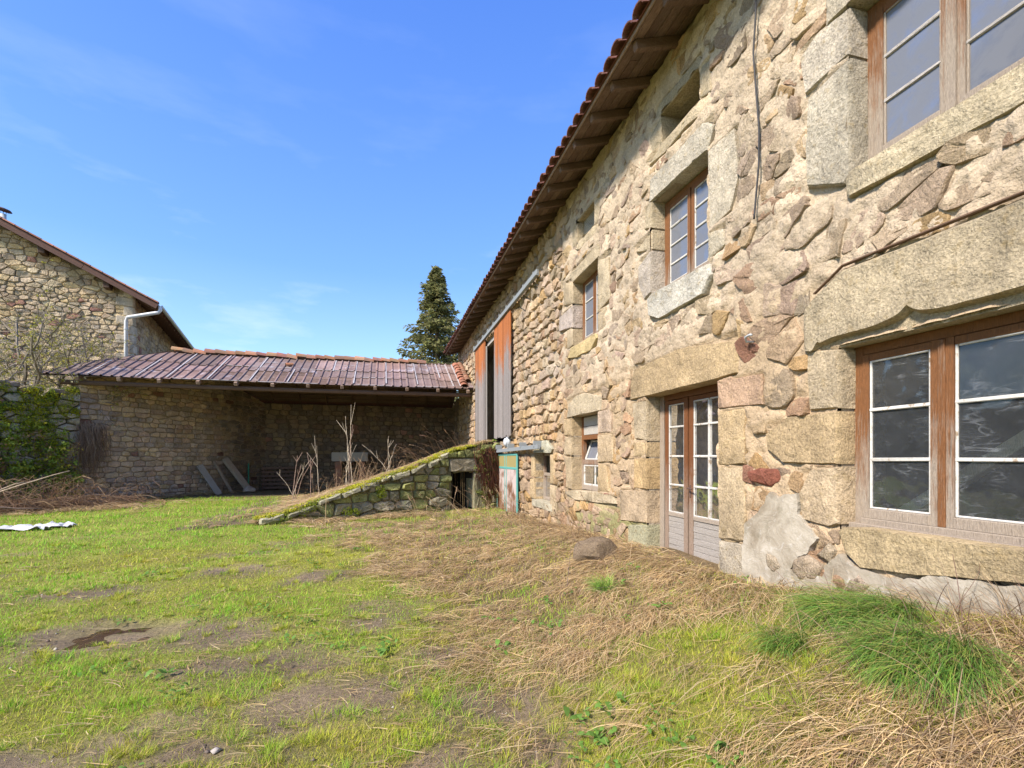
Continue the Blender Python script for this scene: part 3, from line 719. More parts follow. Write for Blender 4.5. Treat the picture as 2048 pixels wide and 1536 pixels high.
# end and rear walls (plain, out of sight)
for (x0, y0, x1, y1) in ((D, -1.5, D+8, -1.5), (D, 24.3, D+8, 24.3), (D+8, -1.5, D+8, 24.3)):
    wb.add([(x0, y0, -.3), (x1, y1, -.3), (x1, y1, WT), (x0, y0, WT)], [[0, 1, 2, 3]], None, (.45, .37, .26))
wb.build('wall', M['mortar'], farm, True)
# dark rooms behind the openings
rb = MB()
for (y0, y1, z0, z1) in ((-1.4, 4.2, .2, 3.2), (-1.4, 4.2, 3.4, 6.7), (4.3, 7, .2, 3.2), (4.3, 7, 3.4, 6.75), (7.1, 9.9, .2, 3.2), (7.1, 9.9, 3.4, 6.75), (10, 12.6, 0, 2), (12.8, 24.2, 2.0, 6.7)):
    X0, X1 = D+.5, D+5
    q = [((X1, y0, z0), (X1, y1, z0), (X1, y1, z1), (X1, y0, z1)), ((X0, y0, z0), (X1, y0, z0), (X1, y0, z1), (X0, y0, z1)), ((X0, y1, z0), (X1, y1, z0), (X1, y1, z1), (X0, y1, z1)),
         ((X0, y0, z0), (X1, y0, z0), (X1, y1, z0), (X0, y1, z0)), ((X0, y0, z1), (X1, y0, z1), (X1, y1, z1), (X0, y1, z1))]
    for f in q: rb.add(f, [[0, 1, 2, 3]])
rb.build('room', M['room'], farm)
# --- dressed stones
for nm, poly, proud, deep, col in DR:
    A = area(poly); px = poly.mean(0)[0]
    N = 34 if A > .25 else (24 if px < 7 else 14)
    V, Q, T = stone_local(poly, N, proud, 0.0, rg, gap=.006, rough=.035 if px < 7 else .03, tilt=.008, lump=.03, inset=.011 if px < 7 else .018, deep=deep, full=True, chaik=0)
    mk(nm, FAC.w(V), [FAC.ff(Q), FAC.ff(T)], M['dressed'], farm, np.array(list(np.array(col)*rg.normal(1, .05))+[1.0]), True, sharp=42)
# --- big carved lintel with accolade
sL = np.linspace(1.5, 3.50, 130)
top = np.interp(sL, [1.5, 2.9, 3.12, 3.40, 3.50], [3.11, 3.12, 3.13, 2.98, 2.90]) + .012*n2(sL, sL*0, 5, 3, 71)
bot = np.interp(sL, [1.5, 3.2, 3.32, 3.50], [2.52, 2.52, 2.50, 2.55]) + .006*n2(sL, sL*0+4, 7, 3, 72)
cen = np.abs(sL-2.62)
arr = bot + .085 + .065*np.exp(-(cen/.05)**1.2) + .02*sst(.30, .02, cen)
arr = np.where(sL > 3.33, bot+.10*sst(3.42, 3.33, sL)+.001, arr); nv = 30; VL = []
for i, s_ in enumerate(sL):
    for j in range(nv+1):
        f = j/nv
        z = bot[i]+(arr[i]-bot[i])*(f/.3) if f < .3 else arr[i]+(top[i]-arr[i])*((f-.3)/.7)
        ch = np.clip((arr[i]-z)/max(arr[i]-bot[i], .01), 0, 1)
        d = .055 - .075*(sst(0.0, .22, ch)) + .006*float(n2(s_, z, 9, 3, 73)) - .03*sst(top[i]-.02, top[i], z) - .02*sst(3.47, 3.50, s_)
        VL.append((s_, z, d))
VL = np.array(VL); n0 = len(VL); fr = grid_faces(130, nv+1)
bk = VL.copy(); bk[:, 2] = -.34
idx = np.arange(n0).reshape(130, nv+1); rim = np.concatenate([idx[:, 0], idx[-1, 1:], idx[::-1, -1][1:], idx[0, ::-1][1:]])
rq = np.stack([rim[:-1], rim[1:], rim[1:]+n0, rim[:-1]+n0], 1)
mk('lintel', FAC.w(np.concatenate([VL, bk])), [np.concatenate([fr, rq])], M['dressed'], farm, np.array([.40, .33, .222, 1]), True, sharp=40)['label'] = 'carved lintel with a pointed moulding'
# thin timber lath above the lintel
mb = MB(); A0 = np.array([D-.03, 3.40, 3.02]); B0 = np.array([D-.045, 3.12, 3.155]); B1 = np.array([D-.045, 1.5, 3.135])
mb.bar(A0, B0, .012, .03, (-1, 0, 0), col=(.8, .7, .6, .6)); mb.bar(B0, B1, .04, .016, (0, 0, 1), col=(.8, .7, .6, .6)); mb.build('timber_lath', M['eavewood'], farm)
# cement render at the foot of the wall
ro = fp((1490, 1150), (1492, 1092), (1497, 1045), (1512, 1035), (1535, 1008), (1545, 985), (1566, 992), (1598, 986), (1604, 1030), (1636, 1058), (1640, 1076), (1625, 1098), (1602, 1112), (1588, 1140), (1600, 1148), (1646, 1152), (1662, 1130), (1690, 1110), (1722, 1138), (1770, 1150), (1850, 1155), (1950, 1163), (2048, 1172), (2300, 1205))
ro = np.vstack([ro, [(1.45, .55), (1.45, .2), (5.0, .0), (4.68, .2)]])
def ragged(p, step, amp, s):
    o = []
    for a, b in zip(p, np.roll(p, -1, 0)):
        m = max(1, int(np.linalg.norm(b-a)/step))
        for i in range(m): o.append(a+(b-a)*i/m)
    o = np.array(o); return o+np.stack([n2(o[:, 0], o[:, 1], 9, 3, s), n2(o[:, 0], o[:, 1], 9, 3, s+1)], 1)*amp
def slab(pl, poly, d0, d1, name, mat, parent, col=(1, 1, 1, 1), dn=0.0):
    n = len(poly); tri = np.array(tessellate_polygon([[Vector((p[0], p[1], 0)) for p in poly]]))
    f = np.concatenate([poly, np.full((n, 1), d1)], 1); b = np.concatenate([poly, np.full((n, 1), d0)], 1)
    if dn: f[:, 2] += dn*n2(poly[:, 0], poly[:, 1], 6, 2, 9)
    k = np.arange(n); k2 = (k+1) % n
    return mk(name, pl.w(np.concatenate([f, b])), [np.stack([k, k2, k2+n, k+n], 1), tri], mat, parent, np.array(col))
slab(FAC, ragged(ro, .025, .055, 81), -.02, .048, 'render_patch', M['render'], farm)
for q, cc in (([(1596, 1118), (1622, 1108), (1655, 1132), (1640, 1158), (1606, 1160), (1590, 1140)], (.42, .33, .23)), ([(1706, 1160), (1728, 1146), (1752, 1172), (1735, 1188), (1700, 1182)], (.42, .33, .25)), ([(1540, 1105), (1560, 1112), (1572, 1135), (1556, 1148), (1541, 1130)], (.38, .31, .22)), ([(1640, 1110), (1665, 1085), (1678, 1100), (1668, 1125)], (.40, .32, .22))):
    V, Q, T = stone_local(fp(*q), 20, .035, .03, rg, gap=.0, rough=.2, tilt=.05, lump=.25, inset=.03, deep=.06)
    mk('stone', FAC.w(V), [FAC.ff(Q), FAC.ff(T)], M['rubble'], farm, np.array(list(cc)+[1.0]), True)
V, Q, T = stone_local(fp((1500, 943), (1522, 936), (1562, 938), (1565, 962), (1545, 974), (1505, 962)), 22, .03, .012, rg, gap=0, rough=.15, tilt=.03, lump=.2, inset=.02)
mk('stone', FAC.w(V), [FAC.ff(Q), FAC.ff(T)], M['rubble'], farm, np.array([.27, .10, .065, 1]), True)['label'] = 'dark red stone'

# --- joinery
def fbar(mb, s0, z0, s1, z1, w_, t_, d, col=(1, 1, 1, 1), wob=0.0012):
    """bar on the facade between two local points, width w_ in the plane, thickness t_, front at depth d"""
    a = FAC.w(np.array([s0, z0, d-t_/2])); b = FAC.w(np.array([s1, z1, d-t_/2]))
    v = b-a; ln = np.linalg.norm(v); v /= ln; nn = np.array([FAC.n[0], FAC.n[1], 0]); sd = np.cross(nn, v)
    mb.box((a+b)/2, (ln, w_, t_), (v, sd, nn), .005, col, wob)
def grad_bar(mb, s, z0, z1, w_, t_, d, a0, a1, seg=6, tint=(1, 1, 1)):
    """upright whose weathering runs from a0 at the bottom to a1 at the top: a single continuous prism"""
    hs = np.linspace(z0, z1, seg+1); V = []; cc = []
    for q, z in enumerate(hs):
        for (u, v) in ((-.5, 0), (.5, 0), (.5, -1), (-.5, -1)): V.append((s+u*w_, z, d+v*t_)); cc.append((*tint, a0+(a1-a0)*q/seg))
    k = np.arange(4); k2 = (k+1) % 4
    Q = [np.stack([i*4+k, i*4+k2, (i+1)*4+k2, (i+1)*4+k], 1) for i in range(seg)]; Q.append(np.array([[3, 2, 1, 0], [seg*4, seg*4+1, seg*4+2, seg*4+3]]))
    mb.add(FAC.w(np.array(V)), np.concatenate(Q), None, np.array(cc))
def pane(s0, s1, z0, z1, d, mat, parent):
    mb = MB(); c = FAC.w(np.array([(s0+s1)/2, (z0+z1)/2, d])); mb.box(c, (abs(s1-s0), z1-z0, .004), FAC.ax(), .0005); return mb.build('pane', mat, parent)
def window(op, leaves, rows, cols, glass, dep=.18, fw=.075, lw=.055, top=.0, sillbar=.07, white=True, alpha=(.75, .05), tint=(1, 1, 1)):
    """leaves: list of (s0,s1)"""
    s0, s1, z0, z1 = op; fr = MB(); d = -dep; a0, a1 = alpha
    s0 -= .012; s1 += .012
    for s in (s0+fw/2, s1-fw/2): grad_bar(fr, s, z0, z1, fw, .07, d, a0, a1, 8, tint)
    fbar(fr, s0+fw, z1-fw/2, s1-fw, z1-fw/2, fw, .068, d, (*tint, a1))
    fbar(fr, s0+fw, z0+sillbar/2, s1-fw, z0+sillbar/2, sillbar, .10, d+.03, (*tint, min(1, a0+.15)))
    wf = fr.build('window', M['oak'], farm)
    zi0, zi1 = z0+sillbar, z1-fw
    for (l0, l1) in leaves:
        lb = MB(); dd = d+.008
        for s in (l0+lw/2, l1-lw/2): grad_bar(lb, s, zi0+.002, zi1-.002, lw, .05, dd, a0, a1, 8, tint)
        fbar(lb, l0+lw, zi1-lw/2-.002, l1-lw, zi1-lw/2-.002, lw, .048, dd, (*tint, a1))
        fbar(lb, l0+lw, zi0+lw*.7, l1-lw, zi0+lw*.7, lw*1.4, .055, dd+.008, (*tint, min(1, a0+.1)))
        lb.build('casement', M['oak'], wf)
        g0, g1, h0, h1 = l0+lw, l1-lw, zi0+lw*1.4, zi1-lw
        pb = MB(); pw = .016
        for s in (g0+pw/2, g1-pw/2): fbar(pb, s, h0, s, h1, pw, .02, dd-.006, wob=.0006)
        for z in (h0+pw/2, h1-pw/2): fbar(pb, g0+pw, z, g1-pw, z, pw, .02, dd-.006, wob=.0006)
        pb.build('putty', M['white'] if white else M['oak'], wf)
        for r in range(1, rows):
            z = h0+(h1-h0)*r/rows; mb = MB(); fbar(mb, g0, z, g1, z, .026, .03, dd-.004); mb.build('glazing_bar', M['white'] if white else M['greywood'], wf)
        for c in range(1, cols):
            s = g0+(g1-g0)*c/cols; mb = MB(); fbar(mb, s, h0, s, h1, .026, .03, dd-.002); mb.build('glazing_bar', M['white'], wf)
        for r in range(rows):
            for c in range(cols):
                pane(g0+(g1-g0)*c/cols+.002, g0+(g1-g0)*(c+1)/cols-.002, h0+(h1-h0)*r/rows+.002, h0+(h1-h0)*(r+1)/rows-.002, dd-.022, glass, wf)
    return wf
wd = window(OPEN['W1'], [(2.55, 3.115), (1.95, 2.51)], 3, 1, M['glass'], dep=.16, sillbar=.09, alpha=(.75, .10)); wd['label'] = 'large ground floor window with cobwebbed panes'
mb = MB(); fbar(mb, 2.53, 1.13, 2.53, 2.44, .05, .03, -.14, (1, 1, 1, .35)); mb.build('mullion', M['oak'], wd)
mb = MB(); fbar(mb, 1.90, 1.045, 3.18, 1.045, .085, .13, -.085, (1, 1, 1, 1)); mb.build('sill_board', M['oak'], wd)
wd = window(OPEN['W2'], [(2.49, 3.01), (1.94, 2.45)], 3, 1, M['glassdull'], dep=.17, white=False, alpha=(.8, .25)); wd['label'] = 'upper window with dull grey panes'
mb = MB(); grad_bar(mb, 2.47, 3.97, 5.15, .06, .03, -.142, .9, .4); mb.build('mullion', M['oak'], wd)
window(OPEN['W3'], [(5.47, 5.99), (4.93, 5.44)], 4, 1, M['glassdull'], dep=.19, white=True, alpha=(.55, -.05))
window(OPEN['W4'], [(8.44, 8.94), (7.93, 8.42)], 3, 1, M['glassdull'], dep=.2, white=True, alpha=(.5, -.05))
# leaning timber and slab inside the ground floor window
mb = MB(); mb.bar((D+.5, 3.25, 1.0), (D+.6, 1.8, 2.12), .11, .09, col=(2.4, 2.1, 1.75, .8)); mb.build('inner_timber', M['plankwood'], farm)
mb = MB(); mb.box((D+.45, 2.2, 1.1), (.2, .5, .12), col=(1, 1, 1, 1)); mb.build('inner_block', M['plankwood'], farm)
# small window: board panel above, tilted hopper, fixed pair below
s0, s1, z0, z1 = OPEN['W5']; fr = MB(); d = -.2
for s in (s0+.03, s1-.03): grad_bar(fr, s, z0, z1, .09, .07, d, .75, .1)
for z, hh, al in ((2.0, .09, .0), (1.52, .09, .5), (1.03, .09, 1)): fbar(fr, s0+.07, z, s1-.07, z, hh, .08, d+.01, (1, 1, 1, al))
wf = fr.build('window', M['oak'], farm); wf['label'] = 'small window with boards above and a tilted hopper pane'
for (a, b, c, e) in ((s0+.08, s0+.42, 2.05, 2.40), (s0+.43, s1-.08, 2.22, 2.40), (s0+.43, s1-.08, 2.05, 2.21)):
    mb = MB(); fbar(mb, a, (c+e)/2, b, (c+e)/2, e-c, .02, d-.005, (1.05, 1.05, 1.0, 1)); mb.build('board', M['greywood'], wf)
hb = MB()
for s in (s0+.12, (s0+s1)/2, s1-.12): hb.bar(FAC.w(np.array([s, 1.58, d-.03])), FAC.w(np.array([s, 1.93, d-.16])), .035, .03)
for z, q in ((1.58, d-.03), (1.93, d-.16)): hb.bar(FAC.w(np.array([s0+.12, z, q])), FAC.w(np.array([s1-.12, z, q])), .035, .03)
hb.build('hopper_sash', M['white'], wf)
mb = MB(); mb.add(FAC.w([(s0+.12, 1.58, d-.05), (s1-.12, 1.58, d-.05), (s1-.12, 1.93, d-.18), (s0+.12, 1.93, d-.18)]), [[0, 1, 2, 3]]); mb.build('pane', M['glassdull'], wf)
pb = MB()
for s in (s0+.10, (s0+s1)/2, s1-.10): fbar(pb, s, 1.08, s, 1.47, .035, .03, d)
for z in (1.09, 1.46): fbar(pb, s0+.1, z, s1-.1, z, .035, .029, d+.002)
pb.build('lower_sash', M['white'], wf)
pane(s0+.1, (s0+s1)/2, 1.08, 1.47, d-.015, M['glass'], wf); pane((s0+s1)/2, s1-.1, 1.08, 1.47, d-.015, M['glass'], wf)
# slit window
s0, s1, z0, z1 = OPEN['W6']; fr = MB()
for s in (s0+.04, (s0+s1)/2-.15, s1-.04): grad_bar(fr, s, z0, z1, .08, .06, -.22, .8, .4)
for z in (z0+.03, 1.2, z1-.03): fbar(fr, s0+.08, z, s1-.08, z, .07, .06, -.218, (1, 1, 1, .7))
wf = fr.build('window', M['oak'], farm); pane(s0+.05, s1-.05, z0+.05, 1.18, -.26, M['glass'], wf)
# wire mesh in the far vent
mb = MB()
for q in np.arange(-.4, .8, .055):
    for sg in (1, -1):
        a = np.array([8.01+q, 5.75]) if sg > 0 else np.array([8.77-q, 5.75]); b = a+np.array([sg*.42, .42])
        t0, t1 = 0, 1
        lo, hi = 8.01, 8.77
        P = [a+(b-a)*t for t in np.linspace(0, 1, 8)]; P = [p for p in P if lo <= p[0] <= hi]
        if len(P) > 1: mb.tube(FAC.w(np.array([(p[0], p[1], -.12) for p in P])), .003, 3)
mb.build('wire_mesh', M['zinc'], farm)
# --- front door
dp = -.20
fr = MB(); grad_bar(fr, 6.165, .24, 2.49, .13, .09, dp, .95, .55, 8); grad_bar(fr, 4.70, .24, 2.49, .08, .09, dp, .9, .1, 8); fbar(fr, 4.74, 2.45, 6.10, 2.45, .09, .085, dp, (.8, .75, .75, 0))
door = fr.build('front_door', M['oak'], farm); door['label'] = 'double glazed timber door, grey boards below'
rows = [.86, 1.24, 1.63, 2.03, 2.34]
def leaf(l0, l1, cols, nm):
    lb = MB(); st_ = .085; d = dp-.01
    for s in (l0+st_/2, l1-st_/2): grad_bar(lb, s, .27, 2.40, st_, .05, d, .95, -.1, 8, (.85, .75, .7))
    fbar(lb, l0+st_, 2.37, l1-st_, 2.37, .055, .048, d, (.8, .7, .65, -.1)); fbar(lb, l0+st_, .835, l1-st_, .835, .05, .05, d+.004, (1, 1, 1, .9)); fbar(lb, l0+st_, .305, l1-st_, .305, .07, .05, d+.002, (1, 1, 1, 1))
    lb.build(nm, M['oak'], door)
    for i in range(6):
        z = .345+i*.079; mb = MB(); fbar(mb, l0+st_-.004, z+.037, l1-st_+.004, z+.037, .0768, .02, d-.006-.002*(i % 2), (.80, .78, .75, 1)); mb.build('board', M['greywood'], door)
    g0, g1 = l0+st_, l1-st_; pb = MB()
    for s in (g0+.008, g1-.008): fbar(pb, s, rows[0], s, rows[-1], .018, .02, d-.004)
    for z in (rows[0]+.008, rows[-1]-.008): fbar(pb, g0, z, g1, z, .016, .018, d-.005)
    pb.build('putty', M['white'], door)
    for z in rows[1:-1]: mb = MB(); fbar(mb, g0, z, g1, z, .026, .03, d-.002); mb.build('glazing_bar', M['white'], door)
    for c in range(1, cols):
        s = g0+(g1-g0)*c/cols; mb = MB(); fbar(mb, s, rows[0], s, rows[-1], .026, .03, d); mb.build('glazing_bar', M['white'], door)
    for a, b in zip(rows[:-1], rows[1:]):
        for c in range(cols): pane(g0+(g1-g0)*c/cols, g0+(g1-g0)*(c+1)/cols, a, b, d-.025, M['glass'], door)
leaf(5.56, 6.09, 1, 'narrow_leaf'); leaf(4.75, 5.53, 2, 'wide_leaf')
mb = MB(); mb.tube(FAC.w(np.array([(5.50, 1.22, dp), (5.50, 1.22, dp+.04), (5.46, 1.22, dp+.05), (5.38, 1.215, dp+.05)])), .009, 6); mb.box(FAC.w(np.array([5.50, 1.18, dp-.006])), (.03, .16, .008), FAC.ax(), .002); mb.build('handle', M['iron'], door)
# door step
mb = MB(); mb.box((D+.02, 5.45, .2), (.45, 1.45, .16), bev=.02, col=(.36, .32, .25, 1), wob=.006); mb.build('door_step', M['dressed'], farm)
# --- barn sliding doors and rail
def barn_leaf(a, b, z0, z1, n, label, d):
    ed = np.linspace(a, b, n+1); root = None
    fb = MB()
    for z in (z0+.45, (z0+z1)/2, z1-.4): fbar(fb, a+.05, z, b-.05, z, .14, .03, d-.032, (.6, .6, .6, .8))
    root = fb.build('sliding_door', M['greywood'], farm); root['label'] = label
    for i in range(n):
        mb = MB(); wd_ = ed[i+1]-ed[i]; zb = z0+rg.uniform(-.03, .05); al = rg.normal(0, .10)
        hs = np.linspace(zb, z1, 10); V = []; cc = []; dd = d+rg.uniform(-.006, .006)
        tint = np.array([1, 1, 1])*rg.normal(1, .17)
        for z in hs:
            for (u, v) in ((.010, 0), (wd_-.010, 0), (wd_-.010, -.028), (.010, -.028)):
                V.append((ed[i]+u, z, dd+v)); f = (z-z0)/(z1-z0); cc.append((*tint, np.clip(1.24-1.15*f+al, -.3, 1.3)))
        kk = np.arange(4); k2 = (kk+1) % 4
        Q = [np.stack([q*4+kk, q*4+k2, (q+1)*4+k2, (q+1)*4+kk], 1) for q in range(9)]; Q.append(np.array([[3, 2, 1, 0], [36, 37, 38, 39]]))
        mb.add(FAC.w(np.array(V)), np.concatenate(Q), None, np.array(cc)); mb.build('plank', M['barnwood'], root)
    return root
barn_leaf(13.5, 15.7, 2.22, 5.84, 11, 'wide barn door leaf, orange at the top and grey below', .13)
barn_leaf(17.2, 19.15, 2.22, 5.84, 10, 'narrow-looking far barn door leaf, orange at the top', .13)
mb = MB(); fbar(mb, 10.9, 5.97, 19.35, 5.90, .11, .06, .17); fbar(mb, 10.9, 5.90, 19.35, 5.84, .03, .09, .19)
for s in np.arange(11.2, 19.3, .9): mb.box(FAC.w(np.array([s, 6.0, .10])), (.05, .13, .14), FAC.ax(), .004)
mb.build('door_rail', M['rail'], farm)
mb = MB(); fbar(mb, 14.1, 5.66, 18.7, 5.66, .12, .12, .02, (1, 1, 1, 1)); grad_bar(mb, 17.22, 2.2, 5.6, .1, .04, .09, 1, .9); mb.build('door_frame', M['greywood'], farm)
# --- stable door (teal) on its own rail
sd_ = MB(); d = .12
for s in (12.88, 15.3, 14.05, 14.25): fbar(sd_, s, -.15, s, 1.72, .07 if s in (12.88, 15.3) else .03, .04, d)
for z in (1.69, 1.30, -.12): fbar(sd_, 12.91, z, 15.27, z, .06 if z > 0 else .05, .038, d)
td = sd_.build('stable_door', M['teal'], farm); td['label'] = 'teal framed stable door with rusty panels'
for (a, b, c, e, m_) in ((12.9, 15.28, 1.32, 1.66, 'yellowpanel'), (12.9, 14.03, -.12, 1.28, 'rustpanel'), (14.26, 15.28, -.12, 1.28, 'rustpanel'), (14.06, 14.24, -.12, 1.28, 'rustpanel')):
    mb = MB(); fbar(mb, a, (c+e)/2, b, (c+e)/2, e-c, .012, d-.012); mb.build('panel', M[m_], td)
mb = MB(); fbar(mb, 10.75, 1.86, 15.4, 1.80, .10, .08, .20)
for s in (11.0, 12.2, 13.5, 15.0): mb.box(FAC.w(np.array([s, 1.93, .12])), (.05, .14, .2), FAC.ax(), .004)
mb.build('stable_rail', M['rail'], farm)

# --- roof of the farmhouse
SL = .305; XE = 2.98; ZE = 6.63          # rafter tip underside
def rz(x): return ZE+(x-XE)*SL
roof = thing('roof', (D, 11, WT), None, None); roof.parent = farm; roof.location = np.array([D, 11, WT])-WLOC[farm]; WLOC[roof] = np.array([D, 11., WT])
for y in np.arange(-1.2, 24.4, .665):
    mb = MB(); y_ = y+rg.normal(0, .02)
    mb.bar((XE+rg.uniform(-.02, .02), y_, rz(XE)+.06), (D+.4, y_, rz(D+.4)+.06), .085, .12, (-SL, 0, 1), .01, (*(np.ones(3)*rg.normal(1, .08)), .35), .002)
    mb.build('rafter', M['eavewood'], roof)
xs = np.linspace(XE-.03, D+.05, 6)
for i in range(5):
    y0 = -1.5
    while y0 < 24.4:
        y1 = min(y0+rg.uniform(2.4, 4.0), 24.45); xm = (xs[i]+xs[i+1])/2; wd_ = (xs[i+1]-xs[i])*1.04
        mb = MB(); mb.bar((xm, y0+.004, rz(xm)+.133+rg.uniform(-.003, .003)), (xm, y1-.004, rz(xm)+.133+rg.uniform(-.003, .003)), wd_-.008, .02, (-SL, 0, 1), .003, (*(np.ones(3)*rg.normal(1, .10)), rg.uniform(.2, .6)))
        mb.build('soffit_board', M['eavewood'], roof); y0 = y1
y0 = -1.5
while y0 < 24.4:
    y1 = min(y0+rg.uniform(3, 4.5), 24.5)
    mb = MB(); mb.bar((XE-.055, y0+.003, rz(XE)+.135), (XE-.055, y1-.003, rz(XE)+.135), .025, .085, (0, 0, 1), .004, (1.25, 1.25, 1.2, .9)); mb.build('fascia_board', M['eavewood'], roof); y0 = y1
# blocks of masonry between the rafters and under the boards
mb = MB(); mb.box((D+.3, 11.4, rz(D+.3)-.02), (.5, 25.8, .26), col=(.30, .24, .17, 1)); mb.build('wall_head', M['mortar'], roof)
def arc_tile(mb, base, ax_l, ax_w, up, ln, wd_, hgt_, n=7, taper=.9, th=.016, col=(1, 1, 1, 1)):
    base, ax_l, ax_w, up = (np.array(q, float) for q in (base, ax_l, ax_w, up)); V = []
    for o in (0, th):
        for (t, f) in ((0, 1.0), (1, taper)):
            for i in range(n):
                a = math.pi*i/(n-1); V.append(base+ax_l*ln*t-ax_w*math.cos(a)*(wd_/2-o)*f+up*math.sin(a)*(hgt_-o)*f)
    V = np.array(V); Q = []
    for i in range(n-1):
        Q += [[i, i+1, n+i+1, n+i], [2*n+i+1, 2*n+i, 3*n+i, 3*n+i+1], [i+1, i, 2*n+i, 2*n+i+1], [n+i, n+i+1, 3*n+i+1, 3*n+i]]
    Q += [[0, n, 3*n, 2*n], [n-1, 2*n-1, 4*n-1, 3*n-1]]; mb.add(V, Q, None, col)
axl = np.array([1, 0, SL])/math.hypot(1, SL); upv = np.array([-SL, 0, 1])/math.hypot(1, SL)
rest = MB()
for y in np.arange(-1.4, 24.5, .27):
    mb = MB(); arc_tile(mb, (XE-.16+rg.uniform(-.015, .015), y, rz(XE-.16)+.185+rg.uniform(0, .01)), axl, (0, 1, 0), upv, .5, .25, .075, 7, .86, .016, (*(np.ones(3)*rg.normal(1, .15)), 1)); mb.build('roof_tile', M['tile'], roof)
    for i in range(1, 21):
        arc_tile(rest, (XE-.16+.42*i*axl[0], y+rg.uniform(-.01, .01), rz(XE-.16+.42*i*axl[0])+.19), axl, (0, 1, 0), upv, .5, .25, .075, 5, .86, .016, (*(np.ones(3)*rg.normal(1, .15)), 1))
rest.build('upper_tiles', M['tile'], roof, kind='stuff')
mb = MB(); xr = XE+9; pts_ = [(XE-.1, -1.5, rz(XE-.1)+.165), (XE-.1, 24.5, rz(XE-.1)+.165), (xr, 24.5, rz(xr)+.165), (xr, -1.5, rz(xr)+.165)]
mb.add(pts_, [[0, 1, 2, 3]]); mb.add([(xr, -1.5, rz(xr)+.165), (xr, 24.5, rz(xr)+.165), (xr+.1, 24.5, WT), (xr+.1, -1.5, WT)], [[0, 1, 2, 3]]); mb.build('roof_deck', M['tile'], roof)

# --- small things on the facade
mb = MB(); P = [(FAC.px(*q)) for q in ((1526, -40), (1525, 30), (1520, 110), (1524, 180), (1529, 260), (1528, 330), (1523, 400), (1521, 440))]
P = np.array([(a, b, .07+.01*math.sin(i)) for i, (a, b) in enumerate(P)]); t = np.linspace(0, len(P)-1, 40); P = np.stack([np.interp(t, np.arange(len(P)), P[:, i]) for i in range(3)], 1)
mb.tube(FAC.w(P), .009, 6); mb.build('cable', M['black'], smooth=True, loc=FAC.w(P[-1]), label='loose black cable hanging down the stone wall beside the large upper window', cat='cable')
q = FAC.px(1515, 678); mb = MB(); P = FAC.w(np.array([(q[0]+.05, q[1]-.02, .0), (q[0]+.05, q[1]-.02, .09), (q[0]+.04, q[1]+.02, .11), (q[0]-.03, q[1]+.03, .11), (q[0]-.05, q[1]+.02, .11)]))
mb.tube(P, .012, 6); mb.build('iron_hook', M['zinc'], smooth=True, loc=P[0], label='small bent grey metal hook in the wall above the front door corner', cat='hook')
lamp = thing('wall_lamp', FAC.w(np.array([14.0, 2.06, 0])), 'round grey bulkhead lamp on the wall above the teal stable door', 'lamp')
mb = MB(); P = FAC.w(np.array([(14, 2.06, .02), (14, 2.06, .12), (14, 2.06, .13)])); mb.tube(P, [.16, .16, .13], 14); mb.build('housing', M['zinc'], lamp, True)
mb = MB(); P = FAC.w(np.array([(14, 2.06, .125), (14, 2.06, .17), (14, 2.06, .20), (14, 2.06, .21)])); mb.tube(P, [.13, .12, .08, .02], 14); mb.build('lens', M['pvc'], lamp, True)

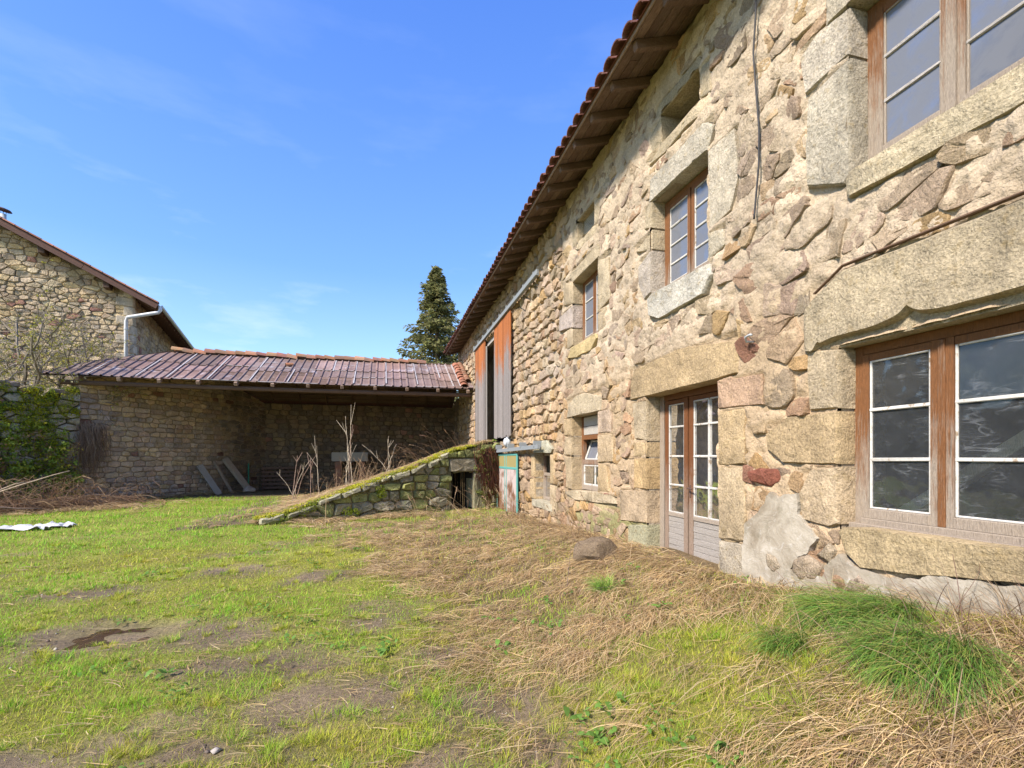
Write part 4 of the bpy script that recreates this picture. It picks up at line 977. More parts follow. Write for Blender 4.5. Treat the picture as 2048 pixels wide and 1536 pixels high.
# ================================================================== generic rubble wall
def rubble_wall(pl, s0, s1, z0, ztop, ch, asp, parent, pal, rng, mcol, proud=(.03, .07), base=-.025, gap=.012, jit=.25, N=9, full=False, rects=(), mat='rubble', red=.02, thick=.5, limit=300, step=.16, hole=(), tint=None, name='wall', lump=.25):
    zmax = max(ztop(s) for s in np.linspace(s0, s1, 40))
    pts = course_points(s0, s1, z0, zmax, ch, asp, rng, jit); it = []
    for poly in voronoi(pts, (s0, s1, z0, zmax), asp):
        if poly is None: continue
        c = poly.mean(0); zt = ztop(c[0])
        if c[1] > zt-.03: continue
        poly = cut(poly, list(rects)+list(hole), .008)
        if poly is None or len(poly) < 3: continue
        if poly[:, 1].max() > zt: poly = np.array(clip([tuple(q) for q in poly], 0, 1, zt+.02))
        if len(poly) < 3 or area(poly) < .004: continue
        col = pick(rng, pal, red)
        if tint is not None: col = tint(c, col)
        V, Q, T = stone_local(poly, N, rng.uniform(*proud), base, rng, gap=gap, rough=.2, tilt=.12, lump=lump, inset=.03, full=full)
        it.append((poly, V, Q, T, col))
    emit_stones(pl, it, parent, M[mat], limit=limit, smooth=False)
    ns = max(8, int((s1-s0)/step)); nz = max(6, int((zmax-z0)/step)); sv = np.linspace(s0, s1, ns)
    for r in hole:
        for q in r[:2]: sv[int(np.argmin(np.abs(sv-q)))] = q
    sv = np.sort(sv); v = np.linspace(0, 1, nz); zt = np.array([ztop(q) for q in sv]); SS = np.tile(sv, (nz, 1)); ZZ = z0+(zt-z0)[None, :]*v[:, None]
    hh = base+.004+.02*fbm(np.stack([SS*3, ZZ*3, SS*0], -1), 3, 91); F = grid_faces(nz, ns); keep = np.ones(len(F), bool)
    cs = SS.ravel()[F].mean(1); cz = ZZ.ravel()[F].mean(1)
    for (a, b, c, d) in hole: keep &= ~((cs > a) & (cs < b) & (cz > c) & (cz < d))
    mb = MB(); mc = np.array(mcol)*(1+.25*fbm(np.stack([SS, ZZ, SS*0], -1), 3, 92))[..., None]
    mb.add(pl.w(np.stack([SS, ZZ, hh], -1)).reshape(-1, 3), pl.ff(F[keep]), None, mc.reshape(-1, 3))
    if thick:
        a = np.stack([sv, zt, np.full(ns, base-.0)], 1); b = a.copy(); b[:, 2] = -thick; lo = b.copy(); lo[:, 1] = z0; i = np.arange(ns-1)
        mb.add(pl.w(np.concatenate([a, b, lo])), np.concatenate([np.stack([i, i+1, ns+i+1, ns+i], 1), np.stack([ns+i, ns+i+1, 2*ns+i+1, 2*ns+i], 1)]), None, np.array(mcol))
        for q in (0, ns-1):
            mb.add(pl.w([(sv[q], z0, base), (sv[q], zt[q], base), (sv[q], zt[q], -thick), (sv[q], z0, -thick)]), [[0, 1, 2, 3]], None, mcol)
    mb.build(name, M['mortar'], parent, True)

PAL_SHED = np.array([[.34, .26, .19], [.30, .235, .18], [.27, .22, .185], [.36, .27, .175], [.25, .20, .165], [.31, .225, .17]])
# ================================================================== OPEN SHED
shed = thing('open_shed', (-3, 23, 0), 'open fronted stone shed with a rusty metal sheet roof across the end of the yard', 'shed')
YE, YR, YB = 20.1, 23.2, 26.3
ZE_, ZR_ = 4.47, 5.98
LW = Plane((-10.35, 20.3), (-5.6, 26.43)); 
def lz(s):
    y = LW.P[1]+LW.u[1]*s
    return ZE_-.22+(ZR_-ZE_)*(1-abs(y-YR)/3.1)
rs = np.random.default_rng(8)
def soot_shade(c, col): return col
rubble_wall(LW, 0, LW.len, 0, lz, .19, 2.0, shed, PAL_SHED*1.65*np.array([1.03, 1, .93]), rs, (.30, .235, .155), hole=(), N=9, jit=.12, gap=.009, limit=300, tint=lambda c, q: q*(1-.62*sst(3.6, 6.4, c[0]+.5*float(n2(c[0], c[1], .8, 2, 5)))), name='side_wall')  # stones darken towards the deep corner: soot stain, with interior shade painted in
BW = Plane((-6.0, 26.3), (3.65, 26.3)); EW = Plane((3.62, 26.4), (3.62, 23.9))
rubble_wall(EW, 0, EW.len, 0, lambda s: 4.6, .22, 1.6, shed, PAL_SHED*.9, rs, (.22, .17, .13), N=8, limit=40, name='end_wall')
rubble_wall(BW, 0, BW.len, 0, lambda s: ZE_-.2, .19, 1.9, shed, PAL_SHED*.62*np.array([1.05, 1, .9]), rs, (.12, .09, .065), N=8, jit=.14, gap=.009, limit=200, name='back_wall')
# eave beam, rafters, boards
def zroof(y): return ZR_-(ZR_-ZE_)*abs(y-YR)/3.1
mb = MB(); P = np.array([(x, YE+.22, ZE_-.24-.03*math.sin((x+11)*.21)) for x in np.linspace(-10.9, 3.58, 12)]); mb.tube(P, .085, 7, (.9, .85, .8, .3)); mb.build('eave_beam', M['shedwood'], shed)
def verge(y):      # left edge of the roof follows the slanting side wall
    return np.interp(y, [19.9, 20.1, 21.6, 22.4, 23.2, 26.6], [-11.65, -11.5, -10.5, -9.5, -8.6, -5.9])
for i, x in enumerate(np.arange(-10.3, 3.6, 1.24)):
    yf = YE-.06+rs.uniform(-.05, .03)
    yl = max(yf, np.interp(x, [-11.1, -8.6], [20.1, 23.0]) if x < -8.6 else yf)
    mb = MB(); mb.bar((x, yf, zroof(yf)-.11), (x, min(YR, max(yl+1.2, YR) if x > -8.6 else yl+1.0), zroof(YR if x > -8.6 else yl+1.0)-.11), .12, .13, (0, -.45, 1), .01, (1.5, 1.4, 1.3, .6), .003); mb.build('rafter', M['shedwood'], shed)
    if x > -7.5:
        ys = max(YR, 23.3)
        mb = MB(); mb.bar((x, ys, zroof(ys)-.10), (x, YB+.05, zroof(YB)-.10), .09, .12, (0, .45, 1), .01, (.85, .8, .75, .2), .003); mb.build('rafter', M['shedwood'], shed)
for y in np.arange(20.2, 26.3, .30):
    x0 = verge(y)+.1
    while x0 < 3.55:
        x1 = min(x0+rs.uniform(2.4, 4.2), 3.58); sl = .487 if y < YR else -.487
        mb = MB(); mb.bar((x0+.006, y, zroof(y)-.035), (x1-.006, y, zroof(y)-.035), .285, .02, (0, -sl, 1), .003, (*(np.ones(3)*rs.normal(1.05, .14)), .3), .002); mb.build('roof_board', M['shedwood'], shed); x0 = x1
# ridged metal sheets
SW = 1.235; slope = np.array([0, 3.1, ZR_-ZE_]); sl_len = np.linalg.norm(slope); sl_u = slope/sl_len; nrm = np.array([0, -sl_u[2], sl_u[1]])
def sheet(x0, x1, t0, t1, lift, tilt, col, shear=0.0):
    """pressed sheet with four ribs; t = distance up the slope"""
    nr = 4; X = []; Zp = []
    wsp = (x1-x0)/nr
    for r in range(nr):
        b = x0+r*wsp
        for (q, h_) in ((0.0, 0), (.03, .045), (.07, .045), (.10, 0), (.30*wsp, .0), (.52*wsp, .006), (.75*wsp, .0)): X.append(b+q); Zp.append(h_)
    X.append(x1); Zp.append(0); X = np.array(X); Zp = np.array(Zp); n = len(X); V = []; TT = np.linspace(t0, t1, 6)
    for ti in TT:
        for x, z in zip(X, Zp):
            tt = ti; y = YE+sl_u[1]*tt
            lx = verge(y)
            xx = max(x, lx); zz_ = z if x >= lx else 0
            sag = -.05*math.sin((x+11.1)/14.7*math.pi)+.02*float(n2(x, tt, .5, 2, 101))+.008*float(n2(x, tt, 2.2, 2, 102))
            p = np.array([xx+shear*tt, YE, ZE_])+sl_u*tt+nrm*(zz_+lift+tilt*(t1-tt)+sag); V.append(p)
    V = np.array(V); F = grid_faces(6, n); B = V-nrm*.004
    idx = np.arange(6*n).reshape(6, n); rim = np.concatenate([idx[0, :], idx[1:, -1], idx[-1, ::-1][1:], idx[::-1, 0][1:]])
    rq = np.stack([rim[:-1], rim[1:], rim[1:]+6*n, rim[:-1]+6*n], 1)
    o = mk('roof_sheet', np.concatenate([V, B]), [np.concatenate([F, rq])], M['sheet'], shed, np.array([*col, 1]), False); return o
ncol = 13
for c_ in range(ncol):
    x0 = -11.5+c_*SW; x1 = x0+SW+.05
    cuts = [0-.06, .95+rs.uniform(-.12, .12), 1.85+rs.uniform(-.15, .15), sl_len-.02]
    if c_ in (5, 6): cuts = [-.06, 1.35, sl_len-.02]
    for r in range(len(cuts)-1):
        y = YE+sl_u[1]*cuts[r]
        if x1 < verge(y)+.15: continue
        g = rs.normal(1, .13); sheet(x0, min(x1, 3.58), cuts[r], min(cuts[r+1]+.08, sl_len), .012+.012*r+.003*(c_ % 2), .012, (g*rs.uniform(.95, 1.08), g, g*rs.uniform(.95, 1.05)))
# bright zinc strips over some joints
for x, a, b in [(-10.0, 0, 1.75), (-8.55, 0, 2.3), (-7.6, .0, 3.3), (-6.3, .0, 3.3), (-4.9, .0, 1.6), (-4.9, 1.7, 3.3), (-3.6, 0, 1.7), (-2.1, 1.7, 3.3), (-1.2, .1, 3.3), (0.05, .2, 3.3), (1.3, 0.2, 3.3), (2.3, 1.2, 3.4), (3.05, .1, 3.4), (2.75, .1, 3.4)]:
    mb = MB(); sg = lambda t: -.05*math.sin((x+11.1)/14.7*math.pi)
    p0 = np.array([x, YE, ZE_])+sl_u*a+nrm*(.062+sg(0)); p1 = np.array([x+rs.uniform(-.03, .03), YE, ZE_])+sl_u*b+nrm*(.062+sg(0)); mb.bar(p0, p1, rs.uniform(.035, .06), .02, nrm, .004); mb.build('joint_strip', M['sheetlight'], shed)
for x, t, ln in [(-6.2, 1.9, 2.5), (-3.5, 1.8, 2.4), (-1.0, .95, 1.25), (-5.0, 2.55, 1.2), (-2.3, 2.6, 1.1), (-4.7, -.05, 2.2), (-1.1, -.04, 1.3), (-7.4, -.05, 2.2), (1.2, -.03, 1.2)]:
    mb = MB(); n_ = 7; X = np.linspace(x, x+ln, n_)
    for a, b in zip(X[:-1], X[1:]):
        f = lambda q: np.array([q, YE, ZE_])+sl_u*(t+.015*math.sin(q*9))+nrm*(.052-.05*math.sin((q+11.1)/14.7*math.pi))
        mb.bar(f(a), f(b), .03, .012, nrm, .003)
    mb.build('joint_strip', M['sheetlight'], shed)
# ridge tiles
x = -8.55
while x < 1.6:
    l_ = rs.uniform(.36, .44); mb = MB(); g = rs.normal(1, .16)
    arc_tile(mb, (x, YR, ZR_+.05-.04*math.sin((x+11.1)/14.7*math.pi)+rs.uniform(-.01, .03)), (1, 0, -.05+rs.normal(0, .06)), (0, 1, rs.normal(0, .08)), (0, 0, 1), l_+.05, .40, .19, 7, .80, .025, (g, g*rs.uniform(.95, 1.2), g*rs.uniform(.9, 1.3), 1)); mb.build('ridge_tile', M['terracotta'], shed); x += l_
# tiles over the joint with the farmhouse wall
for i in range(9):
    t = .05+i*.33; p = np.array([3.22, YE, ZE_])+sl_u*t+nrm*(.06+.01*i); mb = MB(); g = rs.normal(1, .12)
    arc_tile(mb, p+np.array([rs.uniform(-.03, .03), 0, 0]), sl_u+nrm*rs.normal(-.05, .03), (1, 0, 0), nrm, .44, .34, .13, 7, .85, .018, (g*1.1, g, g, 1)); mb.build('edge_tile', M['terracotta'], shed)
for i in range(8):
    t = .6+i*.33; p = np.array([3.42, YE, ZE_])+sl_u*t+nrm*.14; mb = MB(); g = rs.normal(.85, .12)
    arc_tile(mb, p, sl_u, (1, 0, 0), nrm, .42, .26, .10, 7, .85, .018, (g*.9, g*1.0, g, 1)); mb.build('edge_tile', M['terracotta'], shed)
p = np.array([-4.0, YE, ZE_])+sl_u*2.15+nrm*.03; mb = MB(); arc_tile(mb, p, np.array([.9, .35, .15]), np.array([-.35, .9, .3]), nrm, .3, .26, .11, 7, .85, .018, (1.1, 1.1, .9, 1))
mb.build('fallen_tile', M['terracotta'], loc=p, label='broken terracotta tile lying loose on the rusty metal shed roof', cat='roof tile')
mb = MB(); yb = YR; mb.add([(verge(YR), YR, ZR_+.02), (3.58, YR, ZR_+.02), (3.58, 26.7, zroof(26.7)+.02), (verge(26.6), 26.7, zroof(26.7)+.02)], [[0, 1, 2, 3]]); mb.build('rear_roof', M['tile'], shed)

# ================================================================== mossy yard wall on the left
yw = thing('yard_wall', (-10.3, 20.2, 0), 'tall old dry stone yard wall overgrown with moss and brambles at the left edge', 'wall')
YW = Plane((-20.0, 10.6), (-10.3, 20.25))
def ywz(s): return 4.02+.18*math.sin(s*.9)+.10*math.sin(s*2.7+1)-.03*(YW.len-s)
rubble_wall(YW, 0, YW.len, 0, ywz, .24, 1.6, yw, np.array([[.38, .33, .25], [.34, .30, .23], [.42, .35, .24], [.30, .27, .22], [.40, .34, .27]]), rs, (.10, .09, .05), proud=(.07, .17), base=-.06, gap=.012, jit=.4, N=11, full=True, mat='mossstone', limit=220, lump=.3)
for i in range(26):      # uneven coping
    s = 1+i*.5+rs.uniform(-.1, .1)
    if s > YW.len-.2: break
    pl_ = np.array([(s-.24, ywz(s)-.02), (s+.24, ywz(s)-.02), (s+.22, ywz(s)+.14), (s-.2, ywz(s)+.16)])
    V, Q, T = stone_local(pl_, 11, .06, .02, rs, gap=0, rough=.25, tilt=.1, lump=.3, inset=.05, deep=.45, full=True); mk('coping_stone', YW.w(V), [YW.ff(Q), YW.ff(T)], M['mossstone'], yw, np.array([*pick(rs, PAL_SHED), 1]), False)
def blob(mb, c, r, n, rng, nv, flat=1.0, col=(1, 1, 1), lo=.5):
    """lumpy cushion made of small leaf-size facets round a point"""
    a = rng.normal(0, 1, (n, 3)); a /= np.linalg.norm(a, axis=1)[:, None]
    P = np.array(c)+a*np.array(r)*rng.uniform(lo, 1, (n, 1)); u = rng.normal(0, 1, (n, 3)); u /= np.linalg.norm(u, axis=1)[:, None]; v = np.cross(a, u); v /= np.linalg.norm(v, axis=1)[:, None]+1e-9
    s = nv*rng.uniform(.6, 1.4, (n, 1)); V = np.stack([P-u*s, P+v*s*.6, P+u*s, P-v*s*.6], 1).reshape(-1, 3)
    cc = np.repeat(np.array(col)*rng.normal(1, .22, (n, 1)), 4, 0); mb.add(V, np.arange(4*n).reshape(-1, 4), None, np.clip(cc, .005, 1))
mm = MB()
for i in range(620):
    s = YW.len-.1-4.2*rs.random()**1.2; z = rs.uniform(.7, 4.15)
    if n2(s, z, .8, 3, 120) < -.22 or z > ywz(s)+.1: continue
    f = rs.random(); col = (.38, .38, .02) if f < .55 else ((.26, .32, .03) if f < .85 else (.12, .19, .03))
    blob(mm, YW.w(np.array([s, z, .09])), (rs.uniform(.08, .26), rs.uniform(.08, .2), rs.uniform(.07, .22)), 90, rs, .022, col=col, lo=.75)
mm.build('moss', M['leaf'], yw, kind='stuff')

# ================================================================== HOUSE at the left
hs = thing('stone_house', (-11, 25.6, 0), 'tall light stone house with a gabled tile roof and grey downpipe behind the shed', 'house')
du = np.array([-.981, -.194]); dv = np.array([-.194, .981])
HP = np.array([-11.0, 25.6]); ZC = 8.85; SLH = .52
GW = Plane(HP+du*14, HP); SWL = Plane(HP, HP+dv*15)
def gz(s):
    d = GW.len-s; return ZC+SLH*(d if d < 7 else 14-d)
PAL_H = np.array([[.48, .40, .28], [.44, .36, .26], [.41, .35, .28], [.50, .40, .25], [.40, .33, .25], [.46, .39, .30]])
rh = np.random.default_rng(21)
rubble_wall(GW, 4, GW.len, 3.2, gz, .20, 1.75, hs, PAL_H*np.array([1.12, 1.05, .92]), rh, (.22, .17, .105), proud=(.03, .06), base=-.03, gap=.007, jit=.4, N=9, limit=300, step=.3, name='gable_wall')
rubble_wall(SWL, 0, 15, 3.2, lambda s: ZC+.3, .25, 1.5, hs, PAL_H*np.array([1.05, .98, .86]), rh, (.32, .26, .17), proud=(.03, .06), gap=.02, N=7, limit=100, step=.4, name='side_wall')
mb = MB()
for (p, q) in ((GW.w(np.array([0., 0, 0])), GW.w(np.array([GW.len, 0, 0]))), (SWL.w(np.array([0., 0, 0])), SWL.w(np.array([15., 0, 0])))):
    mb.add([p-(0, 0, .3), q-(0, 0, .3), q+(0, 0, 3.25), p+(0, 0, 3.25)], [[0, 1, 2, 3]], None, (.33, .27, .19))
p = GW.w(np.array([0., 0, 0])); q = p+np.array([*dv, 0])*15
mb.add([p, q, q+(0, 0, ZC), p+(0, 0, ZC)], [[0, 1, 2, 3]], None, (.33, .27, .19)); mb.add([GW.w(np.array([0., 3.2, -.03])), GW.w(np.array([4.05, 3.2, -.03])), GW.w(np.array([4.05, gz(4.05), -.03])), GW.w(np.array([0., ZC, -.03]))], [[0, 1, 2, 3]], None, (.4, .33, .23))
mb.build('lower_wall', M['mortar'], hs)
for i, z in enumerate(np.arange(4.6, 8.8, .42)):     # corner stones
    w1, w2 = (.62, .3) if i % 2 else (.34, .55)
    for pl_, s0, s1 in ((GW, GW.len-w1, GW.len+.015), (SWL, -.012, w2)):
        V, Q, T = stone_local(rect(s0, s1, z+.01, z+.40), 12, .05, .0, rh, gap=.0, rough=.04, tilt=.01, lump=.05, inset=.03); mk('quoin', pl_.w(V), [pl_.ff(Q), pl_.ff(T)], M['dressed'], hs, np.array([*(np.array((.47, .40, .30))*rh.normal(1, .08)), 1]), False)
# a ground floor lintelled opening half hidden by the tree
V, Q, T = stone_local(fp((0, 0), (1, 0), (1, 1), (0, 1)) if False else rect(GW.len-1.75, GW.len-1.2, 4.0, 5.0), 12, .05, 0, rh, gap=0, rough=.04, tilt=.01, lump=.05); mk('jamb_stone', GW.w(V), [GW.ff(Q), GW.ff(T)], M['dressed'], hs, np.array([.40, .36, .28, 1]), False)
def hp(a, b, z): return np.array([*(HP-du*a+dv*b), z])        # a: out past the eave side (+) , b: along the side wall, from gable
OV, EV = .55, 1.0
def hz_(a): return ZC-SLH*a+.12
roofh = thing('roof', HP.tolist()+[ZC], None, None); roofh.parent = hs; roofh.location = np.array([*HP, ZC])-WLOC[hs]; WLOC[roofh] = np.array([*HP, ZC])
mb = MB()
for (a0, a1, z0_, z1_) in ((EV, -7, hz_(EV), hz_(-7)), (-15, -7, hz_(-7)-SLH*8, hz_(-7))):
    Vq = [hp(a0, -OV, z0_), hp(a1, -OV, z1_), hp(a1, 15.5, z1_), hp(a0, 15.5, z0_)]; up = np.array([0, 0, .10]); mb.add(Vq+[v+up for v in Vq], [[0, 1, 2, 3], [4, 5, 6, 7], [0, 1, 5, 4], [1, 2, 6, 5], [2, 3, 7, 6], [3, 0, 4, 7]], None, (1.1, 1, .95))
mb.build('roof_deck', M['tile'], roofh)
dirr = hp(0, 0, hz_(0))-hp(1, 0, hz_(1)); ln_ = np.linalg.norm(dirr); dirr /= ln_
# bargeboard in lengths, purlin ends, verge tiles
for (a0, a1) in ((EV, -1.6), (-1.61, -4.4), (-4.41, -7.0)):
    mb = MB(); mb.bar(hp(a0, -OV-.03, hz_(a0)-.06), hp(a1, -OV-.03, hz_(a1)-.06), .03, .24, (0, 0, 1), .006, (.9, .75, .75, .2)); mb.build('bargeboard', M['shedwood'], roofh)
    mb = MB(); mb.bar(hp(a0, -OV+.2, hz_(a0)-.05), hp(a1, -OV+.2, hz_(a1)-.05), .5, .03, (0, 0, 1), .006, (1.2, .9, .9, .2)); mb.build('soffit_board', M['shedwood'], roofh)
for a in (-.85, -3.0, -5.2, -6.9):
    mb = MB(); mb.bar(hp(a, -OV+.08, hz_(a)-.26), hp(a, .4, hz_(a)-.26), .22, .30, (0, 0, 1), .015, (.6, .55, .5, 0), .004); mb.build('purlin', M['shedwood'], roofh)
L_ = 0.0
a = EV+.05
while a > -7:
    g = rh.normal(1, .15); mb = MB(); arc_tile(mb, hp(a, -OV+.02, hz_(a)+.10+.01*rh.random()), dirr, np.array([*dv, 0]), (0, 0, 1), .48, .26, .08, 6, .88, .016, (g*1.25, g*1.2, g*1.1, 1)); mb.build('verge_tile', M['terracotta'], roofh); a -= .40
for b in np.arange(-.3, 15, .62):
    mb = MB(); mb.bar(hp(EV-.06, b, hz_(EV-.06)-.07), hp(-.2, b, hz_(-.2)-.07), .09, .13, (0, 0, 1), .008, (1, .85, .8, .2)); mb.build('rafter', M['shedwood'], roofh)
gp = []
mb = MB(); an = np.linspace(math.pi, 2*math.pi, 7); V = []
for b in (-OV, 15.5):
    for ro_ in (.085, .075):
        for t in an: V.append(hp(EV+.09+ro_*math.cos(t), b, hz_(EV)+.03+ro_*math.sin(t)))
Q = []
for i in range(6): Q += [[i, i+1, 14+i+1, 14+i], [7+i+1, 7+i, 21+i, 21+i+1], [i, 7+i, 7+i+1, i+1]]
Q += [[0, 14, 21, 7], [6, 13, 27, 20]]
mb.add(np.array(V), Q); mb.build('gutter', M['zinc'], roofh)
mb = MB(); P = np.array([hp(EV+.09, -OV+.08, hz_(EV)-.03), hp(EV+.09, -OV+.08, hz_(EV)-.20), hp(EV+.02, -OV+.10, hz_(EV)-.30), hp(-.15, -.28, hz_(EV)-.62), hp(-.22, -.16, hz_(EV)-.78), hp(-.22, -.16, 4.0)])
mb.tube(P, .075, 10); mb.build('downpipe', M['pvc'], hs, True)
for z in (7.3, 5.9):
    mb = MB(); P = np.array([hp(-.22, -.16, z), hp(-.22, -.16, z+.05)]); mb.tube(P, .09, 10); mb.build('pipe_collar', M['zinc'], hs)
c = hp(-5.15, 2.2, 0); zc = hz_(-5.15)+.05
ch = thing('chimney', (c[0], c[1], zc), None, None); ch.parent = hs; ch.location = np.array([c[0], c[1], zc])-WLOC[hs]; WLOC[ch] = np.array([c[0], c[1], zc])
mb = MB(); mb.tube(np.array([(c[0], c[1], zc-.2), (c[0], c[1], zc+.75)]), .11, 10); mb.build('flue_pipe', M['zinc'], ch, True)
mb = MB(); mb.tube(np.array([(c[0], c[1], zc+.93), (c[0]+.01, c[1], zc+.98), (c[0]+.02, c[1], zc+1.03)]), [.30, .26, .03], 12)
for q in range(3): mb.bar((c[0]+.1*math.cos(q*2.1), c[1]+.1*math.sin(q*2.1), zc+.7), (c[0]+.12*math.cos(q*2.1), c[1]+.12*math.sin(q*2.1), zc+.95), .02, .01)
mb.build('rain_cap', M['iron'], ch)

# ================================================================== RAMP up to the barn door
rmp = thing('barn_ramp', (1.97, 14.6, 0), 'mossy stone faced ramp with a low dark doorway leading up to the barn door', 'ramp')
rr = np.random.default_rng(31)
def rzt(s): return float(np.interp(s, RPS, RPZ))
dl, dz1 = RW.px(903, 940); dr, _ = RW.px(946, 940); _, dtop = RW.px(930, 944)
DOOR = (dl, dr, -.2, dtop)
LINT = fp((0, 0), (1, 0)) if False else np.array([RW.px(*q) for q in ((898, 919), (952, 916), (956, 943), (899, 943))])
def mossy(c, col): return col*np.array([.74, .82, .45]) if rr.random() < .75 else col*.8
rubble_wall(RW, 0.15, RW.len, -.15, lambda s: rzt(s)-.06, .215, 1.7, rmp, np.array([[.34, .31, .22], [.30, .28, .20], [.37, .33, .23], [.27, .25, .19]]), rr, (.17, .155, .085), proud=(.05, .11), base=-.035, gap=.012, jit=.25, N=13, full=True, hole=(DOOR,), rects=((LINT[:, 0].min(), LINT[:, 0].max(), LINT[:, 1].min(), LINT[:, 1].max()),), mat='mossstone', tint=mossy, limit=200, thick=0, step=.08, name='facing')
V, Q, T = stone_local(LINT, 18, .06, .0, rr, gap=0, rough=.05, tilt=.02, lump=.06, inset=.03, deep=.4); mk('lintel', RW.w(V), [RW.ff(Q), RW.ff(T)], M['dressed'], rmp, np.array([.33, .29, .21, 1]), False)
V, Q, T = stone_local(rect(dr+.0, dr+.45, -.2, dtop-.01), 18, .05, .0, rr, gap=0, rough=.04, tilt=.01, lump=.05, inset=.03, deep=.4); mk('jamb_stone', RW.w(V), [RW.ff(Q), RW.ff(T)], M['mossstone'], rmp, np.array([.27, .25, .16, 1]), False)
# sloping coping slabs
s = .05
while s < dl-.3:
    l_ = rr.uniform(.30, .75); s1 = min(s+l_, dl-.1); j_ = rr.uniform(-.05, .035); z0_, z1_ = rzt(s)+j_, rzt(s1)+j_+rr.uniform(-.03, .03); th = rr.uniform(.09, .16)
    p = np.array([(s, z0_-th), (s1-.02, z1_-th), (s1-.02, z1_+.02), (s, z0_+.02)]); V, Q, T = stone_local(p, 13, rr.uniform(.06, .14), .0, rr, gap=.008, rough=.22, tilt=.10, lump=.25, inset=.04, deep=.42); mk('coping_stone', RW.w(V), [RW.ff(Q), RW.ff(T)], M['mossstone'], rmp, np.array([*(np.array((.29, .27, .19))*rr.normal(1, .15)), 1]), False); s = s1
# passage behind the doorway
mb = MB()
for (a, b, c, d_) in (((dl, -.2), (dl, dtop), -.03, -5), ((dr, -.2), (dr, dtop), -.03, -3), ((dl, dtop), (dr, dtop), -.03, -3)):
    mb.add(RW.w([(a[0], a[1], c), (b[0], b[1], c), (b[0], b[1], d_), (a[0], a[1], d_)]), [[0, 1, 2, 3]], None, (.2, .18, .13))
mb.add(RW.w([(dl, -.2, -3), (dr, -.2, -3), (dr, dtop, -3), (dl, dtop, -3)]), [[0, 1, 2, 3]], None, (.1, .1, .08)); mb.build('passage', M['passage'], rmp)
# ramp surface
sx = np.linspace(-.30, 1.0, 90); wv = np.linspace(0.0, 1.28, 60); SX, WV = np.meshgrid(sx, wv)
yf = 12.7+2.7*SX; yb = 19.2+.9*SX; XX = -2.94+6.54*SX; YY = yf+(yb-yf)*WV
ZZ = surf(XX, YY); ZZ = np.where(WV == 0, np.where(SX >= 0, ramp_z(np.clip(SX, 0, 1), 0*SX), ZZ), ZZ)
ZZ = np.maximum(ZZ, g_base(XX, YY)-.02); edge = (SX < -.27) | (WV > 1.25); ZZ = np.where(edge, ZZ-.06, ZZ)
q = n2(XX, YY, 1.1, 4, 140)[..., None]
cc = np.array([.21, .155, .085])*(1+.3*n2(XX, YY, 3, 3, 141)[..., None]); mo = sst(.02, .25, q+.35*sst(.35, .0, WV)[..., None]-.1); cc = cc*(1-mo)+np.array([.135, .15, .022])*mo
cc = np.where((n2(XX, YY, 2.3, 3, 142)[..., None] > .25), cc*.45, cc)
mk('earth_top', np.stack([XX, YY, ZZ], -1).reshape(-1, 3), grid_faces(*XX.shape), M['soil'], rmp, np.concatenate([cc, np.ones(XX.shape+(1,))], -1).reshape(-1, 4), True)
mm = MB()
for i in range(330):
    k_ = rr.uniform(-.02, .82)**1.2 if rr.random() < .5 else rr.uniform(0, .85); w_ = abs(rr.normal(0, .05)) if rr.random() < .75 else rr.uniform(0, .3)
    x = -2.94+6.54*k_; y = 12.7+2.7*k_+(6.5-1.8*k_)*w_; z = float(ramp_z(np.array(k_), np.array(w_)))+.03
    blob(mm, (x, y, z), (rr.uniform(.10, .3), rr.uniform(.08, .2), .05), 110, rr, .018, col=(.44, .43, .025) if rr.random() < .75 else (.20, .24, .04), lo=.75)
for (s, z) in ((3.0, .75), (3.05, .6), (2.1, .2), (2.3, .16), (1.2, .35), (1.0, .25), (.6, .12)):
    blob(mm, RW.w(np.array([s, z, .10])), (.16, .08, .12), 200, rr, .018, col=(.20, .25, .018), lo=.75)
mm.build('moss', M['leaf'], rmp, kind='stuff')

